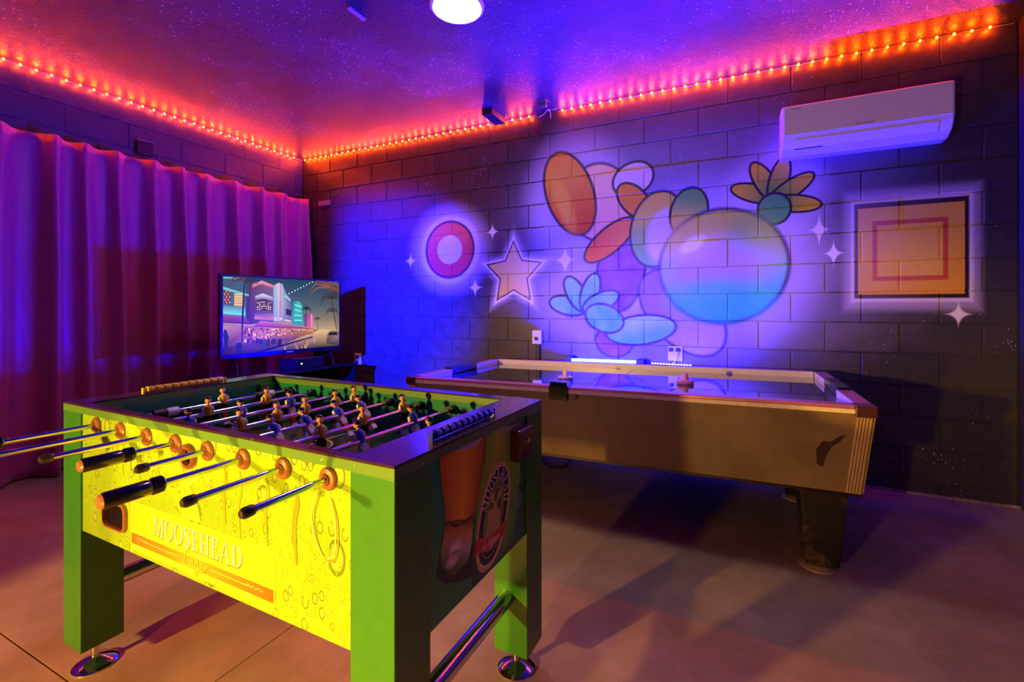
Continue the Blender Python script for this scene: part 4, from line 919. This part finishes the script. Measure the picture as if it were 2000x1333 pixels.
# awnings and cafe glow
ps.poly(T([(450, 660), (520, 605), (640, 620), (880, 650), (1010, 668), (1010, 684), (640, 668)]), [(120, 50, 84), (214, 110, 150), (200, 120, 160), (214, 130, 160), (226, 150, 160), (150, 70, 90), (120, 50, 80)], 0.001)
ps.poly(T([(170, 645), (450, 655), (660, 672), (1010, 686), (1010, 725), (640, 790), (170, 860)]), [(196, 140, 76), (170, 90, 40), (206, 130, 60), (230, 166, 92), (160, 96, 50), (92, 40, 22), (80, 40, 22)], 0.0009)
for i in range(170):
    t = random.random(); x = 365+640*t; y = random.uniform(680, 690+110*(1-t)); s = 5+11*(1-t)
    ps.ellipse(*hs(x, y), 0.0011*s*0.55, 0.0011*s*0.8, random.choice([(250, 200, 120), (226, 130, 60), (110, 44, 30), (70, 36, 36), (240, 160, 90), (150, 60, 40)]), lift=0.0011, n=6)
for i in range(26):
    t = random.random(); x = 380+330*t; y = random.uniform(770, 815); ps.poly(T([(x, y), (x+20, y-4), (x+24, y+40), (x-4, y+44)]), random.choice([(44, 40, 48), (60, 56, 66), (84, 44, 36)]), 0.0012)
ps.poly(T([(485, 890), (1000, 750), (1010, 756), (560, 905), (480, 905)]), (34, 22, 24), 0.0013)
# walker, bins, lamp post
ps.poly(T([(182, 690), (196, 684), (206, 700), (226, 760), (214, 840), (190, 915), (176, 915), (182, 800), (172, 740)]), (42, 36, 44), 0.0014)
ps.poly(T([(290, 815), (345, 805), (350, 900), (296, 905)]), (40, 36, 44), 0.0014); ps.poly(T([(536, 790), (580, 785), (572, 870), (532, 872)]), (56, 60, 66), 0.0014)
ps.poly(T([(345, 560), (356, 380), (368, 230), (376, 230), (364, 480), (352, 800), (342, 800)]), (34, 26, 34), 0.0014)
# palms
def palm(cx, cy, L, col, trunk=None, n=11, droop=0.5):
    if trunk: ps.stroke(T([(cx, cy), trunk]), 0.006*L/100+0.002, col, 0.0014)
    for i in range(n):
        a = PI*(-0.08+1.16*i/(n-1)); pts = spline([(cx, cy), (cx+L*0.55*math.cos(a), cy-L*0.5*math.sin(a)-L*0.1), (cx+L*math.cos(a), cy-L*0.55*math.sin(a)+L*droop*abs(math.cos(a)))], 4)
        ps.stroke(T(pts), [0.010*L/100*(1-0.8*abs(2*j/(len(pts)-1)-0.8)) for j in range(len(pts))], col, 0.0015)
palm(1180, 400, 120, (60, 50, 48), (1225, 690)); palm(1130, 300, 170, (150, 84, 44), None, 8, 0.4); palm(1215, 330, 90, (110, 66, 44), (1240, 690)); palm(945, 500, 55, (30, 40, 44), (938, 660)); palm(1045, 590, 34, (40, 36, 44), (1050, 690)); palm(330, 230, 110, (90, 50, 40), None, 7, 0.5); palm(430, 240, 80, (60, 40, 44), (400, 520), 7); palm(1185, 520, 70, (60, 50, 44), None)
for i in range(9): ps.ellipse(*hs(785+27*i, 352-13.5*i), 0.006, 0.006, (250, 246, 226), lift=0.0016, n=8)
# car
ps.poly(T([(1135, 740), (1155, 705), (1230, 705), (1245, 740), (1245, 830), (1130, 815)]), [(130, 100, 100), (120, 100, 100), (110, 96, 96), (150, 120, 114), (70, 50, 50), (80, 56, 56)], 0.0016); ps.poly(T([(1155, 712), (1225, 712), (1235, 738), (1148, 738)]), (36, 30, 36), 0.0017); ps.ellipse(*hs(1144, 756), 0.008, 0.006, (240, 60, 40), lift=0.0018, n=8)
ps.build('screen', lambda x, z, l: (x, -0.001-l, z), ink_mat('screen_glow', emission=1.0), TV)
# low black media console and set-top box
mc = empty('media_console', (0.62, -1.62, 0), 0, 'low black media console under the television', 'console')
MB().box(0, 0.56, 0, 1.28, 0.64, 0.66).build('top_board', M['tv_black'], mc, bevel=0.002); MB().box(0.02, 0.54, 0.02, 0.04, 0.0, 0.64).build('side_board', M['tv_black'], mc); MB().box(0.02, 0.54, 1.24, 1.26, 0.0, 0.64).build('side_board', M['tv_black'], mc)
MB().box(0.02, 0.035, 0.04, 1.24, 0.04, 0.64).build('back_board', M['tv_black'], mc); MB().box(0.04, 0.52, 0.04, 1.24, 0.30, 0.32).build('shelf', M['tv_black'], mc)
p = on_plane(589, 711, (1.13, 0, 0), (1, 0, 0))
bx = MB().box(0.90, 1.13, p.y-0.05, p.y+0.24, 0.6605, 0.755).build('set_top_box', M['tv_black'], None, bevel=0.004); tag(bx, 'small black box with a white power light under the television', 'set-top box')
MB().cyl((1.129, p.y, p.z), (1.133, p.y, p.z), 0.006, n=12).build('power_light', emit('power_light', (0.7, 0.85, 1.0), 6), bx)

# ------------------------------------------------------------------ air conditioner
ac = empty('air_conditioner', (4.83, 0, 2.24), 0, 'white wall-mounted split air conditioner high on the block wall', 'air conditioner')
M['ac'] = plain('white_ac_plastic', (236, 232, 232), 0.32, var=0.02); AW = 0.895
prof = [(0, 0.0), (-0.10, 0.0), (-0.165, 0.035), (-0.197, 0.085), (-0.205, 0.12), (-0.205, 0.305), (-0.195, 0.32), (-0.15, 0.325), (0, 0.325)]
n = len(prof); b = MB(); b.add([(0, y, z) for y, z in prof]+[(AW, y, z) for y, z in prof], [(i, (i+1) % n, n+(i+1) % n, n+i) for i in range(n)]+[tuple(range(n)), tuple(range(2*n-1, n-1, -1))])
b.build('body', M['ac'], ac, bevel=0.012, seg=3)
MB().hexa([(0.014, -0.2075, 0.118), (AW-0.014, -0.2075, 0.118), (AW-0.014, -0.203, 0.118), (0.014, -0.203, 0.118)], [(0.014, -0.2075, 0.308), (AW-0.014, -0.2075, 0.308), (AW-0.014, -0.203, 0.308), (0.014, -0.203, 0.308)]).build('front_panel', M['ac'], ac, bevel=0.002)
fl_ = MB(); fl_.hexa([(0.07, -0.1675, 0.030), (AW-0.07, -0.1675, 0.030), (AW-0.07, -0.160, 0.034), (0.07, -0.160, 0.034)], [(0.07, -0.200, 0.083), (AW-0.07, -0.200, 0.083), (AW-0.07, -0.193, 0.085), (0.07, -0.193, 0.085)]); fl_.build('louver', M['ac'], ac, bevel=0.002)
MB().hexa([(0.075, -0.1685, 0.0285), (0.24, -0.1685, 0.0285), (0.24, -0.165, 0.0285), (0.075, -0.165, 0.0285)], [(0.075, -0.1705, 0.0335), (0.24, -0.1705, 0.0335), (0.24, -0.168, 0.0335), (0.075, -0.168, 0.0335)]).build('air_gap', M['hair'], ac)
def text_mesh(name, body, size, mat, parent, loc, rot=(PI/2, 0, 0)):
    cv = bpy.data.curves.new(name, 'FONT'); cv.body = body; cv.size = size
    t = bpy.data.objects.new(name, cv); COL.objects.link(t)
    me = bpy.data.meshes.new_from_object(t.evaluated_get(bpy.context.evaluated_depsgraph_get())); bpy.data.objects.remove(t)
    me.materials.clear(); me.materials.append(mat); o = bpy.data.objects.new(name, me); COL.objects.link(o); o.parent = parent; o.location = loc; o.rotation_euler = rot; return o
M['grey_print'] = plain('grey_print', (90, 84, 92), 0.5)
text_mesh('maker_name', 'innovair', 0.022, M['grey_print'], ac, (0.435, -0.2082, 0.130)); text_mesh('inverter_mark', 'INVERTER', 0.013, M['grey_print'], ac, (0.05, -0.2082, 0.286))
MB().lathe([(0.0055, 0), (0.0085, 0)], (0.422, -0.2082, 0.137), (0, 1, 0), 20).build('maker_ring', M['grey_print'], ac)

# ------------------------------------------------------------------ ceiling fittings
p = on_plane(893, 10, (0, 0, CH), (0, 0, 1))
cl = empty('ceiling_light', (p.x, p.y, CH), 0, 'round white flush ceiling light', 'ceiling light')
MB().lathe([(0, 0), (0.155, 0), (0.155, -0.012), (0.148, -0.020), (0.138, -0.022), (0.136, -0.016)], n=48).build('rim', M['white_part'], cl, smooth=True)
MB().lathe([(0.137, -0.017), (0.10, -0.022), (0, -0.024)], n=48).build('diffuser', emit('ceiling_light_diffuser', (0.98, 0.90, 0.96), 65, (225, 222, 230)), cl, smooth=True)
a = on_plane(933, 190, (0, 0, CH), (0, 0, 1)); b_ = on_plane(968, 222, (0, 0, CH), (0, 0, 1))
o = MB().box(2.56, 2.66, -0.30, -0.045, CH-0.055, CH).build('junction_box', M['wall_plain'], None, bevel=0.004); tag(o, 'dark box fixed to the ceiling in front of the red LED strip', 'junction box')
o = empty('ceiling_bracket', (3.10, -0.22, CH), 0, 'small metal bracket under the ceiling by the gap in the LED strip', 'bracket')
st_m = plain('grey_bracket_steel', (150, 140, 130), 0.35, 0.7)
MB().box(-0.035, 0.035, -0.03, 0.03, -0.006, 0).build('plate', st_m, o); MB().box(-0.028, 0.028, -0.012, 0.02, -0.055, -0.006).build('block', st_m, o, bevel=0.003); MB().tube([(0.03, -0.02, -0.004), (0.055, -0.03, -0.02), (0.075, -0.03, -0.045)], 0.002, 6).build('hook', M['white_part'], o)
x, z = wall_xz(1053, 240)
fe = MB(); fe.add([(x, -0.03, z+0.02), (x+0.022, -0.034, z-0.03), (x+0.012, -0.03, z-0.13), (x-0.006, -0.034, z-0.16), (x-0.016, -0.03, z-0.08), (x, -0.024, z+0.02), (x+0.022, -0.028, z-0.03), (x+0.012, -0.024, z-0.13), (x-0.006, -0.028, z-0.16), (x-0.016, -0.024, z-0.08)],
    [(0, 1, 2, 3, 4), (9, 8, 7, 6, 5), (0, 5, 6, 1), (1, 6, 7, 2), (2, 7, 8, 3), (3, 8, 9, 4), (4, 9, 5, 0)])
o = fe.build('loose_strap', plain('dark_red_strap', (90, 34, 30), 0.5)); tag(o, 'dark red loose strap hanging on the block wall under the bracket', 'strap')
x, z = wall_xz(1074, 216)
kn = MB(); kn.sphere((x, -0.028, z), 0.016, 10, 8); kn.tube(spline([(x-0.10, -0.026, z-0.05), (x-0.05, -0.026, z-0.035), (x, -0.03, z), (x+0.05, -0.028, z-0.012), (x+0.09, -0.026, z+0.0)], 5), 0.0035, 6); kn.tube(spline([(x, -0.03, z), (x-0.018, -0.03, z+0.04), (x-0.006, -0.03, z+0.055), (x+0.004, -0.03, z)], 5), 0.003, 6); kn.tube(spline([(x, -0.03, z), (x+0.016, -0.03, z-0.03), (x+0.018, -0.03, z-0.085)], 5), 0.003, 6)
o = kn.build('knotted_string', plain('white_string', (230, 220, 235), 0.6), None, smooth=True); tag(o, 'knotted white string in the gap of the LED strip', 'string')
p = on_plane(695, 24, (0, 0, CH), (0, 0, 1))
o = MB().box(p.x-0.012, p.x+0.012, p.y-0.06, p.y+0.07, CH-0.012, CH).build('ceiling_clip', M['white_part'], None, bevel=0.002); o.rotation_euler = (0, 0, 0); tag(o, 'small pale clip on the dark ceiling', 'clip')

# ------------------------------------------------------------------ sockets and lights along the block wall
M['plate'] = plain('white_socket_plate', (232, 230, 236), 0.35, var=0.03)
def socket(px0, py0, px1, py1, depth, label, plugs=2, group=None, name='wall_socket'):
    x0, z0 = wall_xz(px0, py0); x1, z1 = wall_xz(px1, py1)
    r = empty(name, ((x0+x1)/2, 0, z1), 0, label, 'socket'); w = (x1-x0)/2; h = z0-z1
    MB().box(-w, w, -depth, 0.0, 0, h).build('plate', M['plate'], r, bevel=0.004)
    for i in range(plugs):
        zc = h*(0.28+0.44*i) if plugs > 1 else h*0.4
        MB().box(-0.014, 0.014, -depth-0.022, -depth, zc-0.014, zc+0.014).build('plug', M['rubber'], r, bevel=0.003)
    return r, w, h
r, w, h = socket(1043, 645, 1061, 672, 0.045, 'white socket box on a black conduit on the block wall', 1)
MB().box(-0.02, 0.02, -0.03, 0.0, -0.62, 0.0).build('conduit', M['rubber'], r)
socket(694, 690, 706, 713, 0.012, 'white double socket on the blue-lit wall beside the television', 2)
r, w, h = socket(1305, 676, 1334, 706, 0.02, 'white socket with plugs behind the air hockey table', 0)
for i, xx in enumerate((-0.035, 0.018)): MB().box(xx-0.012, xx+0.016, -0.045, -0.02, h-0.04, h-0.012).build('plug', M['rubber'], r, bevel=0.003)
MB().tube(spline([(0.02, -0.04, h-0.03), (0.012, -0.05, h-0.09), (-0.03, -0.07, h-0.16), (-0.06, -0.09, h-0.19)], 6), 0.004, 6).build('cord', M['plate'], r, smooth=True)
M['tube_blue'] = emit('blue_tube_glow', (0.00012, 0.00035, 1.0), 7500); M['bar_blue'] = emit('blue_bar_glow', (0.00014, 0.0002, 1.0), 24000)
tx0, tx1 = on_plane(1112, 703, (0, -0.10, 0), (0, 1, 0)), on_plane(1252, 707, (0, -0.10, 0), (0, 1, 0))
t = empty('tube_light', (tx0.x, -0.10, tx0.z), 0, 'glowing blue tube light with black end sockets behind the air hockey table', 'tube light'); L = tx1.x-tx0.x
MB().cyl((0.02, 0, 0), (L-0.02, 0, 0.008), 0.013, n=14).build('tube', M['tube_blue'], t, smooth=True)
for xx in (0.0, L): MB().box(xx-0.035, xx+0.022, -0.02, 0.10, -0.03, 0.028).build('end_socket', M['rubber'], t, bevel=0.003)
MB().box(0.0, L, -0.022, 0.10, -0.032, -0.018).build('tube_shield', M['plate'], t)  # shield added under the tube to stop its light going down
bx0, bx1 = on_plane(1271, 713, (0, -0.09, 0), (0, 1, 0)), on_plane(1351, 716, (0, -0.09, 0), (0, 1, 0))
t = empty('led_bar', (bx0.x, -0.09, bx0.z), 0, 'short white-blue LED bar below the socket behind the air hockey table', 'light bar'); L = bx1.x-bx0.x
MB().box(0, L, 0.0, 0.09, -0.014, 0.008).build('housing', M['plate'], t, bevel=0.002)
for i in range(14): MB().box(L*(i+0.25)/14, L*(i+0.75)/14, 0.004, 0.016, 0.008, 0.015).build('lens', M['bar_blue'], t)
# pale stick leaning behind the foosball table
p = on_plane(682, 732, (0, -0.10, 0), (0, 1, 0))
o = MB().tube([(p.x-0.03, -0.24, 0.0), (p.x+0.012, -0.10, p.z+0.03)], 0.011, 8).build('wooden_stick', plain('pale_wood', (214, 196, 160), 0.5), None); tag(o, 'pale wooden stick leaning near the wall socket behind the foosball table', 'stick')
